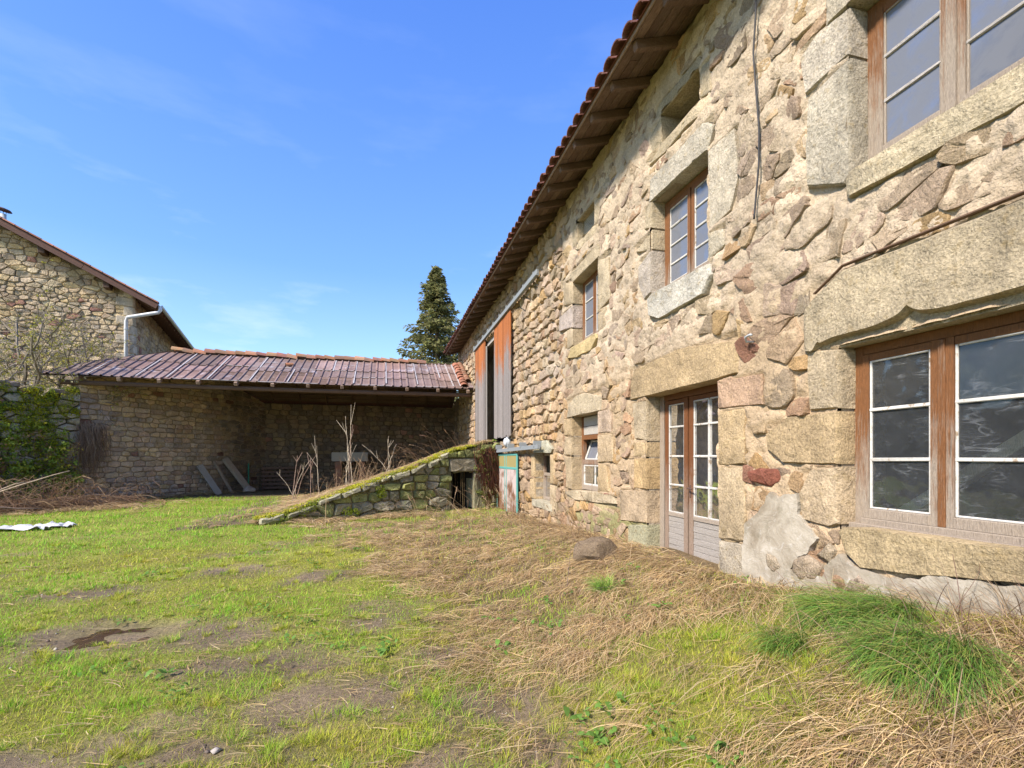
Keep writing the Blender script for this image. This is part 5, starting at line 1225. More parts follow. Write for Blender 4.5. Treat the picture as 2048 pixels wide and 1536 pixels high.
# ================================================================== TREES
rt = np.random.default_rng(77)
def conifer(base, h, rad_, label):
    t = thing('conifer_tree', base, label, 'tree')
    b = np.array(base, float); mb = MB(); mb.tube(np.array([b, b+(0.1, 0, h*.5), b+(0, 0, h*.97)]), [.38, .22, .03], 7, (.16, .12, .09, 1)); 
    lf = MB(); nb = 330; PV, PC = [], []
    for i in range(nb):
        f = (i+rt.random())/nb; z = h*(.10+.88*f); L_ = rad_*(1.0*(1-f)**.85*(.62+.5*rt.random())+.04); az = rt.uniform(0, 2*math.pi)
        if rt.random() < .10: L_ *= 1.18
        d = np.array([math.cos(az), math.sin(az), 0]); m = 6; t_ = np.linspace(0, 1, m)
        P = b+np.array([0, 0, z])+d*(t_*L_)[:, None]+np.array([0, 0, 1])*((.25*t_-.35*t_**2+.18*t_**4)*L_)[:, None]
        mb.tube(P, np.linspace(.05, .012, m), 4, (.15, .11, .08, 1))
        n = int(40+80*L_/rad_); tt = rt.uniform(.18, 1.05, n)
        c = np.stack([np.interp(tt, t_, P[:, q]) for q in range(3)], 1); side = np.array([-d[1], d[0], 0])
        wd_ = (.34*L_*(1.1-tt)+.15)
        c = c+side*(rt.normal(0, .55, n)*wd_)[:, None]+np.array([0, 0, -1])*(np.abs(rt.normal(0, .16, n)))[:, None]+rt.normal(0, .05, (n, 3))
        u = d*.6+side*rt.normal(0, .8, (n, 1))+np.array([0, 0, -1])*rt.uniform(-.1, .7, (n, 1)); u /= np.linalg.norm(u, axis=1)[:, None]
        v = np.cross(u, rt.normal(0, 1, (n, 3))); v /= np.linalg.norm(v, axis=1)[:, None]+1e-9; s = rt.uniform(.10, .26, (n, 1))
        PV.append(np.stack([c-u*s, c+v*s*.34, c+u*s, c-v*s*.34], 1).reshape(-1, 3))
        col = np.array([.17, .175, .06])*rt.normal(1, .22)*rt.normal(1, .25, (n, 1)); col = np.where(rt.random((n, 1)) < .25, np.array([.20, .185, .07]), col); PC.append(np.repeat(col, 4, 0))
    mb.build('trunk', M['bark'], t, True)
    V = np.concatenate(PV); mk('crown', V, np.arange(len(V)).reshape(-1, 4), M['leaf'], t, np.clip(np.concatenate(PC), .01, 1))
conifer((4.2, 41.5, 0), 18.0, 5.5, 'tall dark green conifer behind the shed and farmhouse roof')

def branchy(mb, p, d, L_, r, depth, rng, ends, spread=.55, up=.10, col=(.20, .17, .13, 1), kink=.22):
    m = 5; P = [p]; dd = d.copy()
    for i in range(m-1):
        dd = dd+rng.normal(0, kink, 3)+np.array([0, 0, up]); dd /= np.linalg.norm(dd); P.append(P[-1]+dd*L_/(m-1))
    P = np.array(P); mb.tube(P, np.linspace(r, r*.6, m), 5 if depth > 1 else 3, col, cap=False)
    if depth == 0: ends.append(P); return
    if depth < 3: ends.append(P)
    for k_ in range(rng.integers(3, 5)):
        j = rng.integers(1, m); nd = dd+rng.normal(0, spread, 3); nd /= np.linalg.norm(nd)
        branchy(mb, P[j], nd, L_*rng.uniform(.55, .85), r*.55, depth-1, rng, ends, spread, up, col, kink)
def bare_tree(base, label, h, seed, trunks=3, lich=True, lean=(0, 0, 0), depth=4, group=None):
    t = thing('bare_tree', base, label, 'tree', group); rng = np.random.default_rng(seed); mb = MB(); ends = []
    for i in range(trunks):
        d = np.array([rng.normal(0, .28), rng.normal(0, .2), 1.0])+np.array(lean); d /= np.linalg.norm(d); branchy(mb, np.array(base, float), d, h*.42, .085, depth, rng, ends, up=.04)
    mb.build('branches', M['bark'], t)
    if lich:
        lf = MB()
        for P in ends:
            if rng.random() < .55:
                zrel = P[:, 2].mean()-base[2]; n = int(rng.integers(3, 9)*(1.6 if zrel < h*.6 else .7)); c = P[rng.integers(0, len(P), n)]+rng.normal(0, .07, (n, 3))
                for q in c: blob(lf, q, (.05, .05, .04), 4, rng, .028, col=(.34, .32, .05) if rng.random() < .6 else (.34, .32, .18))
        lf.build('lichen', M['leaf'], t, kind='stuff')
    return t
bare_tree((-12.6, 21.2, 1.9), 'bare lichen covered fruit tree behind the mossy wall at the left edge', 6.6, 3, 3, lean=(.05, 0, 0))
bare_tree((-11.9, 23.2, 2.2), 'thin bare branched tree in front of the stone house downpipe', 5.8, 12, 2, lean=(.0, 0, 0), depth=4)

# ================================================================== ribbons: blades, straw, stems
def ribbons(P, W, side, col, tipw=.12):
    """P (N,K,3) centre lines, W (N,) widths, side (N,3)"""
    N, K, _ = P.shape; tw = np.linspace(1, tipw, K)
    V = np.stack([P-side[:, None, :]*(W[:, None]*tw)[..., None]/2, P+side[:, None, :]*(W[:, None]*tw)[..., None]/2], 2)   # N,K,2,3
    b = np.arange(N)[:, None]*(2*K)+np.arange(K-1)[None, :]*2
    F = np.stack([b, b+1, b+3, b+2], -1).reshape(-1, 4)
    return V.reshape(-1, 3), F, np.repeat(col, 2*K, 0)
def blades(x, y, h, wd_, az, lean, col, rng, K=3, z=None):
    n = len(x); z = surf(x, y) if z is None else z; t = np.linspace(0, 1, K)
    d = np.stack([np.cos(az), np.sin(az), 0*az], 1); sd = np.stack([-np.sin(az), np.cos(az), 0*az], 1)
    rot = rng.uniform(-1, 1, n)[:, None]; sd = sd+d*rot; sd /= np.linalg.norm(sd, axis=1)[:, None]
    P = np.stack([x, y, z-.006], 1)[:, None, :]+d[:, None, :]*(h[:, None]*lean[:, None]*t[None, :]**1.6)[..., None]+np.array([0, 0, 1.0])*(h[:, None]*np.sqrt(np.maximum(1-lean[:, None]**2*.7, .05))*(t[None, :]-.12*lean[:, None]*t[None, :]**2))[..., None]
    return ribbons(P, wd_, sd, col)
def scatter(n, rng, r0, r1, a0=-52, a1=52):
    r = r0*(r1/r0)**rng.random(n); a = rng.uniform(rad(a0), rad(a1), n)+YAW
    return r*np.sin(a), r*np.cos(a), r
rgr = np.random.default_rng(99)
def blocked(x, y):     # inside walls
    return (x > 3.52) | ((x-LW.P[0])*LW.n[0]+(y-LW.P[1])*LW.n[1] < .1)*(y > 20) | ((x-YW.P[0])*YW.n[0]+(y-YW.P[1])*YW.n[1] < .12)*(y <= 20.3)
# --- green grass
n = 520000
x, y, r = scatter(n, rgr, 1.7, 24)
mu_ = mud_mask(x, y); stw = straw_mask(x, y); pn = n2(x, y, 2.2, 3, 200); p2 = n2(x, y, .55, 3, 201)
dens = (1-.9*mu_)*(1-.62*stw)*(0.68+.5*pn)
keep = (rgr.random(n) < dens) & ~blocked(x, y) & (y < 21.8)
dpud = np.hypot((x+2.42)/.62, (y-5.28)/.42); keep &= dpud > rgr.uniform(.75, 1.15, n)
x, y, r, pn, p2, stw = (q[keep] for q in (x, y, r, pn, p2, stw)); n = len(x)
lush = sst(-.15, .4, p2+.25*sst(-2, -5, x)+.45*sst(8, 12, y)); clump = sst(.25, .55, n2(x, y, 3.2, 2, 203))
h = (.018+.030*rgr.random(n)**2)*(1+.4*lush+1.2*clump+.8*stw)*np.maximum(1, (r/7)**.45)
wd_ = (.0032+.002*rgr.random(n))*np.maximum(1, (r/3.2)**.85)
ca = np.array([.50, .50, .05]); cb = np.array([.24, .50, .035]); cc_ = np.array([.56, .44, .15])
m = rgr.random((n, 1)); lw_ = np.clip(lush[:, None]*.8+clump[:, None]*.35+rgr.normal(0, .2, (n, 1)), 0, 1)
col = ca*(1-lw_)+cb*lw_; dry = (rgr.random((n, 1)) < (.24-.12*lush[:, None]+.15*stw[:, None])); col = np.where(dry, cc_*rgr.normal(1, .15, (n, 1)), col)*rgr.normal(1, .18, (n, 1))
V, F, Cc = blades(x, y, h, wd_, rgr.uniform(0, 2*math.pi, n), np.clip(rgr.normal(.62, .2, n), .1, .97), np.clip(col, .01, 1), rgr)
put(mk('grass', V, F, M['leaf'], None, Cc), kind='stuff')
cx, cy, r0_ = scatter(900, rgr, 1.9, 13); k_ = ~blocked(cx, cy) & (straw_mask(cx, cy) < .85) & (rgr.random(900) < .25+.9*(1-sst(.3, .9, np.abs(mud_mask(cx, cy)-.45)))); cx, cy = cx[k_], cy[k_]; m_ = len(cx); per = 70; ci = np.repeat(np.arange(m_), per); n = m_*per
sc_ = rgr.uniform(.5, 1.4, m_)[ci]; a = rgr.uniform(0, 2*math.pi, n); q = np.sqrt(rgr.random(n))*.045*sc_; x = cx[ci]+q*np.cos(a); y = cy[ci]+q*np.sin(a); r = np.hypot(x, y)
yel = rgr.random(m_)[ci][:, None]; col = (np.array([.46, .44, .05])*yel+np.array([.22, .40, .035])*(1-yel))*rgr.normal(1, .18, (n, 1)); col = np.where(rgr.random((n, 1)) < .15, np.array([.56, .44, .17]), col)
V2, F2, C2 = blades(x, y, rgr.uniform(.03, .085, n)*sc_, (.0032+.0015*rgr.random(n))*np.maximum(1, (r/3.2)**.8), a+rgr.normal(0, .7, n), np.clip(rgr.normal(.72, .2, n), .1, .97), np.clip(col, .01, 1), rgr)
put(mk('grass_tufts', V2, F2, M['leaf'], None, C2), kind='stuff')
# --- moss and seedling grass right down on the soil
n = 330000; x, y, r = scatter(n, rgr, 1.7, 12); mu_ = mud_mask(x, y); stw = straw_mask(x, y); pn = n2(x, y, 4.5, 3, 205)
keep = (rgr.random(n) < (1-.75*mu_)*(1-.5*stw)*(.6+.8*pn)) & ~blocked(x, y) & (np.hypot((x+2.42)/.62, (y-5.28)/.42) > .9); x, y, r, pn = (q[keep] for q in (x, y, r, pn)); n = len(x)
col = np.array([.30, .34, .04])*(1+.5*pn[:, None])*rgr.normal(1, .2, (n, 1)); col = np.where(rgr.random((n, 1)) < .3, np.array([.44, .34, .14])*rgr.normal(1, .2, (n, 1)), col)
V, F, Cc = blades(x, y, rgr.uniform(.008, .026, n)*np.maximum(1, (r/5)**.5), (.004+.003*rgr.random(n))*np.maximum(1, (r/3.2)**.85), rgr.uniform(0, 2*math.pi, n), np.clip(rgr.normal(.7, .2, n), .1, .97), np.clip(col, .01, 1), rgr, K=2)
put(mk('ground_moss', V, F, M['leaf'], None, Cc), kind='stuff')
# --- matted dead grass
def flow(x, y): return math.pi*1.15+1.5*n2(x, y, .55, 2, 210)
def straw_clumps(cx, cy, per, rng, L0, L1, spread, hump, wd0, pal, lie=1.0):
    m = len(cx); n = m*per; ci = np.repeat(np.arange(m), per); base_r = rng.uniform(.05, 1, m)[ci]
    sc = rng.uniform(.6, 1.3, m)[ci]; a = rng.uniform(0, 2*math.pi, n); rr_ = spread*sc*np.sqrt(rng.random(n))
    x = cx[ci]+rr_*np.cos(a); y = cy[ci]+rr_*np.sin(a)
    th = flow(cx, cy)[ci]+rng.normal(0, .35, m)[ci]+rng.normal(0, .42, n); L_ = rng.uniform(L0, L1, n)*sc
    K = 5; t = np.linspace(0, 1, K); cur = rng.normal(0, .5, n)
    ang = th[:, None]+cur[:, None]*t[None, :]; st_ = L_[:, None]/(K-1)
    px = x[:, None]+np.cumsum(np.cos(ang)*st_, 1)-np.cos(ang[:, :1])*st_; py = y[:, None]+np.cumsum(np.sin(ang)*st_, 1)-np.sin(ang[:, :1])*st_
    hh = hump*sc*rng.uniform(.2, 1.0, n); g = surf(px, py); prof = np.sin(np.clip(t*.85+.12, 0, 1)*math.pi)
    pz = g+.006+hh[:, None]*prof[None, :]+rng.uniform(0, .02, n)[:, None]*lie
    px = np.minimum(px, 3.50)
    P = np.stack([px, py, pz], -1); sd = np.stack([-np.sin(th), np.cos(th), rng.normal(0, .5, n)], 1); sd /= np.linalg.norm(sd, axis=1)[:, None]
    r = np.hypot(x, y); W = wd0*rng.uniform(.6, 1.4, n)*np.maximum(1, (r/3.4)**.8)
    col = pal[rng.integers(0, len(pal), n)]*rng.normal(1, .14, m)[ci][:, None]*rng.normal(1, .15, (n, 1))
    return ribbons(P, W, sd, np.clip(col, .01, 1), .3)
PALS = np.array([[.58, .43, .23], [.52, .37, .19], [.44, .30, .16], [.62, .49, .29], [.32, .21, .12], [.54, .39, .18], [.48, .36, .23]])
def acc(parts):
    V, F, Cc = [], [], []; o = 0
    for v, f, c in parts: V.append(v); F.append(f+o); Cc.append(c); o += len(v)
    return np.concatenate(V), np.concatenate(F), np.concatenate(Cc)
x, y, r = scatter(8200, rgr, 1.8, 16); w_ = straw_mask(x, y)
k_ = (rgr.random(len(x)) < w_*(.72+.5*n2(x, y, .8, 3, 220))*(1-.5*mud_mask(x, y))) & ~blocked(x, y) & (y < 19.5); x, y = x[k_], y[k_]
parts = [straw_clumps(x, y, 22, rgr, .10, .36, .11, .055, .0040, PALS)]
x, y, r = scatter(2600, rgr, 9, 20, -25, 10); sx_, wv_ = ramp_kw(x, y); k_ = (sx_ > -.25) & (sx_ < 1) & (wv_ > .06) & (wv_ < 1.15); x, y = x[k_], y[k_]
parts.append(straw_clumps(x, y, 16, rgr, .2, .5, .16, .09, .004, PALS))
k_ = rgr.random(150)*.95; parts.append(straw_clumps(-2.94+6.54*k_+rgr.normal(0, .05, 150), 12.7+2.7*k_+rgr.uniform(.03, .3, 150), 14, rgr, .12, .38, .10, .07, .004, PALS))
# thin scatter of loose straws over the green side and the mud
x, y, r = scatter(1500, rgr, 2, 10); k_ = ~blocked(x, y) & (straw_mask(x, y) < .6); x, y = x[k_], y[k_]
parts.append(straw_clumps(x, y, 4, rgr, .06, .2, .12, .015, .004, PALS*.9))
# skirts of dead grass along the foot of walls
for (x0, y0, x1, y1, m_, sp) in ((3.25, 2.2, 3.3, 12.5, 260, .2), (-1.8, 12.6, 1.8, 13.9, 60, .2), (-9.8, 20.2, -6.5, 24.4, 60, .25), (-11.5, 18.4, -8.0, 18.2, 200, .7)):
    t = rgr.random(m_); x = x0+(x1-x0)*t+rgr.normal(0, sp, m_); y = y0+(y1-y0)*t+rgr.normal(0, sp, m_); k_ = ~blocked(x, y); parts.append(straw_clumps(x[k_], y[k_], 18, rgr, .2, .5, .14, .12, .0042, PALS*.9))
put(mk('dead_grass', *acc(parts)[:2], M['leaf'], None, acc(parts)[2]), kind='stuff')
# --- tall dry stalks
def stalks(cx, cy, per, rng, L0, L1, lean0, lean1, az0, azs, wd0, pal, heads=True, kk=6):
    m = len(cx); n = m*per; ci = np.repeat(np.arange(m), per); x = cx[ci]+rng.normal(0, .10, n); y = cy[ci]+rng.normal(0, .10, n)
    L_ = rng.uniform(L0, L1, n); az = az0+rng.normal(0, azs, n); el0 = rng.uniform(lean0, lean1, n); t = np.linspace(0, 1, kk); bend = rng.uniform(.1, .75, n)
    el = el0[:, None]-bend[:, None]*t[None, :]**1.5*1.2; st_ = L_[:, None]/(kk-1)
    hx = np.cumsum(np.cos(el)*st_, 1); hz = np.cumsum(np.sin(el)*st_, 1); hx -= hx[:, :1]; hz -= hz[:, :1]
    px = np.minimum(x[:, None]+hx*np.cos(az)[:, None], 3.52); py = y[:, None]+hx*np.sin(az)[:, None]; pz = surf(x, y)[:, None]-.01+hz
    P = np.stack([px, py, pz], -1); sd = np.stack([-np.sin(az), np.cos(az), rng.normal(0, .3, n)], 1); sd /= np.linalg.norm(sd, axis=1)[:, None]
    col = pal[rng.integers(0, len(pal), n)]*rng.normal(1, .15, (n, 1)); out = [ribbons(P, wd0*rng.uniform(.7, 1.3, n), sd, np.clip(col, .01, 1), .45)]
    if heads:
        q = rng.random(n) < .55; Pe = P[q][:, -2:, :]; d = Pe[:, 1]-Pe[:, 0]; kq = len(d)
        for j in range(5):
            b = Pe[:, 0]+d*(j/5.); dirr_ = d*1.1+rng.normal(0, .02, (kq, 3)); PP = np.stack([b, b+dirr_*.25+rng.normal(0, .012, (kq, 3)), b+dirr_*.4+rng.normal(0, .02, (kq, 3))], 1)
            out.append(ribbons(PP, np.full(kq, wd0*1.6), sd[q], np.clip(col[q]*.9, .01, 1), .3))
    return acc(out)
PALT = np.array([[.46, .34, .19], [.40, .28, .16], [.34, .23, .14], [.50, .39, .24]])
cx = np.concatenate([rgr.uniform(.6, 3.3, 34), rgr.uniform(-1.6, 1.8, 8), rgr.uniform(2.2, 3.35, 24)]); cy = np.concatenate([rgr.uniform(10.2, 12.8, 34), rgr.uniform(11.6, 12.6, 8), rgr.uniform(6.4, 10.5, 24)])
put(mk('tall_dry_grass', *(lambda a: (a[0], a[1]))(ST := stalks(cx, cy, 5, rgr, .5, 1.25, .4, 1.35, math.pi*.95, .9, .008, PALT)), M['leaf'], None, ST[2]), kind='stuff')

# ================================================================== things in and round the shed
rx = np.random.default_rng(123)
def gpx(px, py):
    z = 0.0
    for _ in range(30):
        a, b, c = ray(px, py); t = (z-H)/c; z = .5*z+.5*float(surf(np.array(a*t), np.array(b*t)))
    return np.array([a*t, b*t, float(surf(np.array(a*t), np.array(b*t)))])
s_ = LW.px(402, 950)[0]
def lean_board(name, s, d0, top, wd_, th, matn, col, label, cat, ds=-.45):
    a = LW.w(np.array([s, .0, d0])); b = LW.w(np.array([s+ds, top, .13])); up = np.array([LW.n[0], LW.n[1], .4]); mb = MB(); mb.bar(a, b, wd_, th, up, .008, col, .004)
    mb.build(name, M[matn], loc=a, label=label, cat=cat, group='timbers leaning in the shed')
lean_board('plank', s_+.30, .75, 1.28, .30, .03, 'cement', (1.3, 1.35, 1.45, 1), 'pale grey flat plank, leftmost of the boards leaning in the shed', 'plank')
lean_board('post', s_+.95, .7, 1.45, .10, .08, 'plankwood', (.8, .75, .7, .5), 'thin brown post leaning between the pale plank and the thick beam', 'post')
lean_board('beam', s_+1.75, .85, 1.55, .26, .14, 'plankwood', (.85, .8, .75, .7), 'thick weathered brown beam leaning on the shed wall', 'beam', -.75)
p = BW.w(np.array([BW.px(497, 950, .9)[0], 0, .9])); mb = MB(); mb.tube(np.array([p, p+(0, 0, 1.32)]), .032, 8); mb.build('pole', M['green'], loc=p, label='upright green pole standing near the dark back corner of the shed', cat='pole')
p = BW.w(np.array([BW.px(497, 950, 1.9)[0], 0.13, 1.9])); mb = MB()
def rock(c, r, rng, name, matn, col, sub=3, squash=1.0, **k):
    import bmesh
    bm = bmesh.new(); bmesh.ops.create_icosphere(bm, subdivisions=sub, radius=1.0); V = np.array([v.co[:] for v in bm.verts]); F = np.array([[v.index for v in f.verts] for f in bm.faces]); bm.free()
    q = float(rng.uniform(0, 50))
    for _ in range(9):
        nn = rng.normal(0, 1, 3); nn /= np.linalg.norm(nn); h_ = rng.uniform(.45, .8); dd = V@nn; V = V-np.outer(np.maximum(dd-h_, 0)*.85, nn)
    V = V*(1+.14*fbm(V*1.8+q, 3, 5))[:, None]
    return put(mk(name, np.array(c)+V*np.array(r), F, M[matn], None, np.array([*col, 1]), True, sharp=30, loc=np.array(c)-(0, 0, r[2]*.6)), **k)
rock(p, (.30, .22, .2), rx, 'stone', 'dressed', (.45, .36, .29), label='small pale rounded stone on the ground in front of the green pole', cat='stone')
q = gpx(1205, 1118)
rock(q+np.array([.0, .10, .07]), (.36, .28, .30), rx, 'boulder', 'rubble', (.235, .175, .115), 4, label='large brown boulder half sunk in dry grass left of the front door', cat='boulder')
# pallet of dark slats
a = BW.px(522, 950, .5)[0]; b = BW.px(600, 950, .5)[0]; pal = thing('pallet', BW.w(np.array([(a+b)/2, 0, .5])), 'dark wooden slatted pallet standing upright against the back shed wall', 'pallet')
for i in range(6):
    mb = MB(); z = .12+i*.19; mb.bar(BW.w(np.array([a, z, .42])), BW.w(np.array([b, z+.02, .42])), .025, .11, (0, 0, 1), .004, (.9, .8, .75, .3), .003); mb.build('slat', M['shedwood'], pal)
for s in (a+.1, (a+b)/2, b-.1): mb = MB(); mb.bar(BW.w(np.array([s, .02, .34])), BW.w(np.array([s, 1.18, .34])), .09, .09, (0, 1, 0), .005, (.7, .65, .6, .3)); mb.build('batten', M['shedwood'], pal)
a = BW.px(664, 915, .9)[0]; b = BW.px(736, 915, .9)[0]; tr = thing('trough', BW.w(np.array([(a+b)/2, 0, .9])), 'pale concrete trough on reddish supports behind the ramp shoots', 'trough')
mb = MB(); zc_ = 1.45
for (c, sz_) in (((0, 0, 0), (b-a, .5, .08)), ((0, -.22, .2), (b-a, .07, .4)), ((0, .22, .2), (b-a, .07, .4)), ((-(b-a)/2+.035, 0, .2), (.07, .38, .4)), (((b-a)/2-.035, 0, .2), (.07, .38, .4))):
    mb.box(BW.w(np.array([(a+b)/2, 0, .9]))+np.array(c)+(0, 0, zc_), sz_, None, .015, (1, 1, 1, 1))
mb.build('basin', M['cement'], tr)
for s in (a+.3, b-.3): mb = MB(); mb.box(BW.w(np.array([s, .7, .9])), (.3, .42, 1.4), None, .02); mb.build('support', M['terracotta'], tr)
# plastic sheet scraps by the brambles
for i, (px_, py_, sx2, sy2, lb) in enumerate(((35, 1062, .75, .22, 'crumpled white plastic sheet at the left edge of the yard grass'), (104, 1055, .55, .20, 'smaller white plastic scrap right of the crumpled sheet'))):
    c = gpx(px_, py_); nx, ny = 18, 9; U, Vv = np.meshgrid(np.linspace(-1, 1, nx), np.linspace(-1, 1, ny))
    X = c[0]+U*sx2*.75*(1+.25*n2(U, Vv, 1.5, 2, 300+i)); Y = c[1]+Vv*sy2*(1+.5*n2(U, Vv, 1.3, 2, 310+i)); Z = surf(X, Y)+.02+.16*np.abs(n2(U*2, Vv*2, 1.3, 3, 320+i))+.05*sst(1, .2, np.hypot(U, Vv))
    top_ = np.stack([X, Y, Z], -1).reshape(-1, 3); put(mk('plastic_sheet', np.concatenate([top_, top_-(0, 0, .006)]), np.concatenate([grid_faces(ny, nx), grid_faces(ny, nx)[:, ::-1]+nx*ny]), M['tarp'], None, None, False, loc=c), label=lb, cat='plastic sheet', group='white plastic scraps')
# brambles and brush at the foot of the mossy wall
cp, lf = [], MB()
m = 1500
t = rx.random(m); w2 = rx.normal(0, .9, m); bx = -9.3-3.2*t+w2*.5+.6; by = 19.2-2.2*t+w2*.7-1.0*rx.random(m)
sp = ~blocked(bx, by); bx, by = bx[sp], by[sp]; m = len(bx)
K = 7; tt = np.linspace(0, 1, K); az = rx.uniform(0, 2*math.pi, m); L_ = rx.uniform(.5, 2.0, m); hh = rx.uniform(.05, .75, m)*np.where(rx.random(m) < .75, .5, 1.4)
P = np.stack([bx[:, None]+np.cos(az)[:, None]*L_[:, None]*(tt-.3)[None, :]+rx.normal(0, .05, (m, K)), by[:, None]+.6*np.sin(az)[:, None]*L_[:, None]*(tt-.3)[None, :]+rx.normal(0, .05, (m, K)), 0*tt[None, :]+hh[:, None]*np.sin(np.clip(tt*.8+.1, 0, 1)*math.pi)[None, :]], -1)
P[..., 2] += surf(P[..., 0], P[..., 1])+.02; dn = (P[..., 0]-YW.P[0])*YW.n[0]+(P[..., 1]-YW.P[1])*YW.n[1]; push = np.maximum(.2-dn, 0); P[..., 0] += push*YW.n[0]; P[..., 1] += push*YW.n[1]
pb_ = np.array([[.20, .12, .075], [.28, .17, .10], [.34, .23, .13], [.16, .10, .07], [.24, .17, .11]]); cl = pb_[rx.integers(0, 5, m)]*rx.normal(1, .15, (m, 1)); sd = rx.normal(0, 1, (m, 3)); sd /= np.linalg.norm(sd, axis=1)[:, None]
cp.append(ribbons(P, rx.uniform(.010, .024, m), sd, np.clip(cl, .02, 1), .5)); bd = acc(cp)
put(mk('brushwood', bd[0], bd[1], M['leaf'], None, bd[2]), kind='stuff')
lf = MB()
for i in range(430):
    s = YW.len-.2-4.2*rx.random(); z = rx.uniform(.1, 2.9)*rx.random()**.7; c = YW.w(np.array([s, z+.1, .15+rx.uniform(0, .9)*(1-z/4)])); blob(lf, c, (.25, .2, .2), 18, rx, .045, col=(.24, .32, .045) if rx.random() < .5 else ((.42, .40, .05) if rx.random() < .6 else (.30, .20, .10)), lo=.3)
put(lf.build('bramble_leaves', M['leaf']), kind='stuff')
for i, (a, b, lb) in enumerate((((-11.4, 16.6, .2), (-8.9, 17.0, 1.25), 'long bare grey pole propped in the brushwood at the left edge'), ((-10.9, 16.2, .35), (-9.7, 16.5, .95), 'short bare branch lying lower in the brushwood at the left edge'), ((-11.0, 16.0, .3), (-9.1, 16.2, .2), 'dark thin stick lying flat before the brushwood'))):
    mb = MB(); a = np.array(a); b = np.array(b); t = np.linspace(0, 1, 8)[:, None]; P = a+(b-a)*t+rx.normal(0, .02, (8, 3)); mb.tube(P, np.linspace(.035, .014, 8), 6, (.36, .28, .20, 1) if i < 2 else (.14, .10, .08, 1)); mb.build('stick', M['bark'], smooth=True, loc=a, label=lb, cat='stick', group='sticks in the brushwood')
# dead vine hanging on the corner of the shed wall, fern on the ramp doorway
def hanging(name, pl, s, z0, z1, ws, n, pal, label, cat, leafcol, nl, d=.12):
    t0 = thing(name, pl.w(np.array([s, z0, d])), label, cat); m = n; K = 7; tt = np.linspace(0, 1, K)
    ss_ = s+rx.normal(0, ws, m); zt = z1-rx.random(m)*(z1-z0)*.55; ln = rx.uniform(.25, .6, m)*(z1-z0); 
    loc = np.stack([ss_[:, None]+rx.normal(0, .04, (m, K)).cumsum(1)*.7, zt[:, None]-ln[:, None]*tt[None, :], d+.12*np.sin(tt*math.pi*.8)[None, :]*rx.uniform(.3, 1.6, (m, 1))+rx.uniform(0, .1, (m, 1))], -1)
    loc[..., 1] = np.maximum(loc[..., 1], .05)
    W = pl.w(loc); sd = np.tile(np.array([pl.u[0], pl.u[1], .2]), (m, 1)); cl = pal[rx.integers(0, len(pal), m)]*rx.normal(1, .18, (m, 1)); v, f, c = ribbons(W, rx.uniform(.012, .03, m), sd, np.clip(cl, .01, 1), .4)
    mk('stems', v, f, M['leaf'], t0, c)
    lf = MB()
    for i in range(nl): blob(lf, pl.w(np.array([s+rx.normal(0, ws*1.4), rx.uniform(z0, z1), d+.15])), (.12, .10, .12), 16, rx, .035, col=leafcol, lo=.2)
    if nl: lf.build('leaves', M['leaf'], t0)
hanging('dead_vine', LW, .25, .9, 2.9, .22, 260, np.array([[.28, .19, .13], [.22, .15, .10], [.34, .25, .17]]), 'dead brown vine hanging down the corner of the shed wall', 'vine', (.1, .1, .03), 0)
fs, fz = RW.px(972, 945)
hanging('withered_fern', RW, fs, .25, 1.95, .20, 420, np.array([[.14, .055, .035], [.20, .085, .045], [.10, .05, .035]]), 'withered red brown fern hanging beside the low ramp doorway', 'fern', (.16, .19, .04), 34)
# saplings on the ramp
def sapling(base, n, h, label, seed, arch=.25):
    rng = np.random.default_rng(seed); t0 = thing('sapling', base, label, 'sapling', 'bare shoots growing on the ramp')
    for i in range(n):
        L_ = h*rng.uniform(.45, 1.0); az = rng.uniform(0, 2*math.pi); ln = rng.uniform(.02, arch); tt = np.linspace(0, 1, 9)
        P = np.array(base)+np.stack([rng.normal(0, .08)+np.cos(az)*ln*L_*tt**1.4+.03*np.cumsum(rng.normal(0, .5, 9)), rng.normal(0, .08)+np.sin(az)*ln*L_*tt**1.4+.03*np.cumsum(rng.normal(0, .5, 9)), L_*tt*(1-.25*ln*tt)-.05], 1)
        mb = MB(); c = np.array([.44, .37, .27]) if rng.random() < .7 else np.array([.36, .25, .19]); mb.tube(P, np.linspace(.012, .006, 9), 5, (*c, 1))
        for j in range(rng.integers(1, 4)):
            k_ = rng.integers(3, 8); d = rng.normal(0, .3, 3)+np.array([0, 0, 1.0]); d /= np.linalg.norm(d); Q = P[k_]+d*np.linspace(0, L_*rng.uniform(.12, .3), 5)[:, None]; mb.tube(Q, np.linspace(.008, .004, 5), 4, (*c, 1))
        mb.build('stem', M['bark'], t0)
def on(x, y): return (x, y, float(surf(np.array(x), np.array(y))))
sapling(on(-2.85, 17.3), 5, 2.2, 'crooked pale bare shoots, leftmost on the ramp', 1, .55)
sapling(on(-2.25, 17.5), 2, 2.35, 'pair of straight bare shoots right of the crooked ones', 2, .1)
sapling(on(-1.15, 16.9), 6, 2.9, 'tallest straight bare canes rising behind the ramp before the trough', 3, .22)
sapling(on(.1, 16.6), 4, 1.3, 'low sprawling bare twigs near the middle of the ramp', 4, .7)
x = rgr.uniform(-2.6, .8, 38); y = rgr.uniform(15.8, 18.4, 38); ST = stalks(x, y, 6, rgr, .3, 1.1, .4, 1.5, 0, 3, .010, PALT*np.array([.9, .86, .85]))
put(mk('ramp_weeds', ST[0], ST[1], M['leaf'], None, ST[2]), kind='stuff')
x = rgr.uniform(.9, 3.2, 26); y = rgr.uniform(16.2, 19.5, 26); ST = stalks(x, y, 3, rgr, .5, 1.3, .4, 1.3, math.pi, .5, .012, PALT*np.array([.85, .75, .75]))
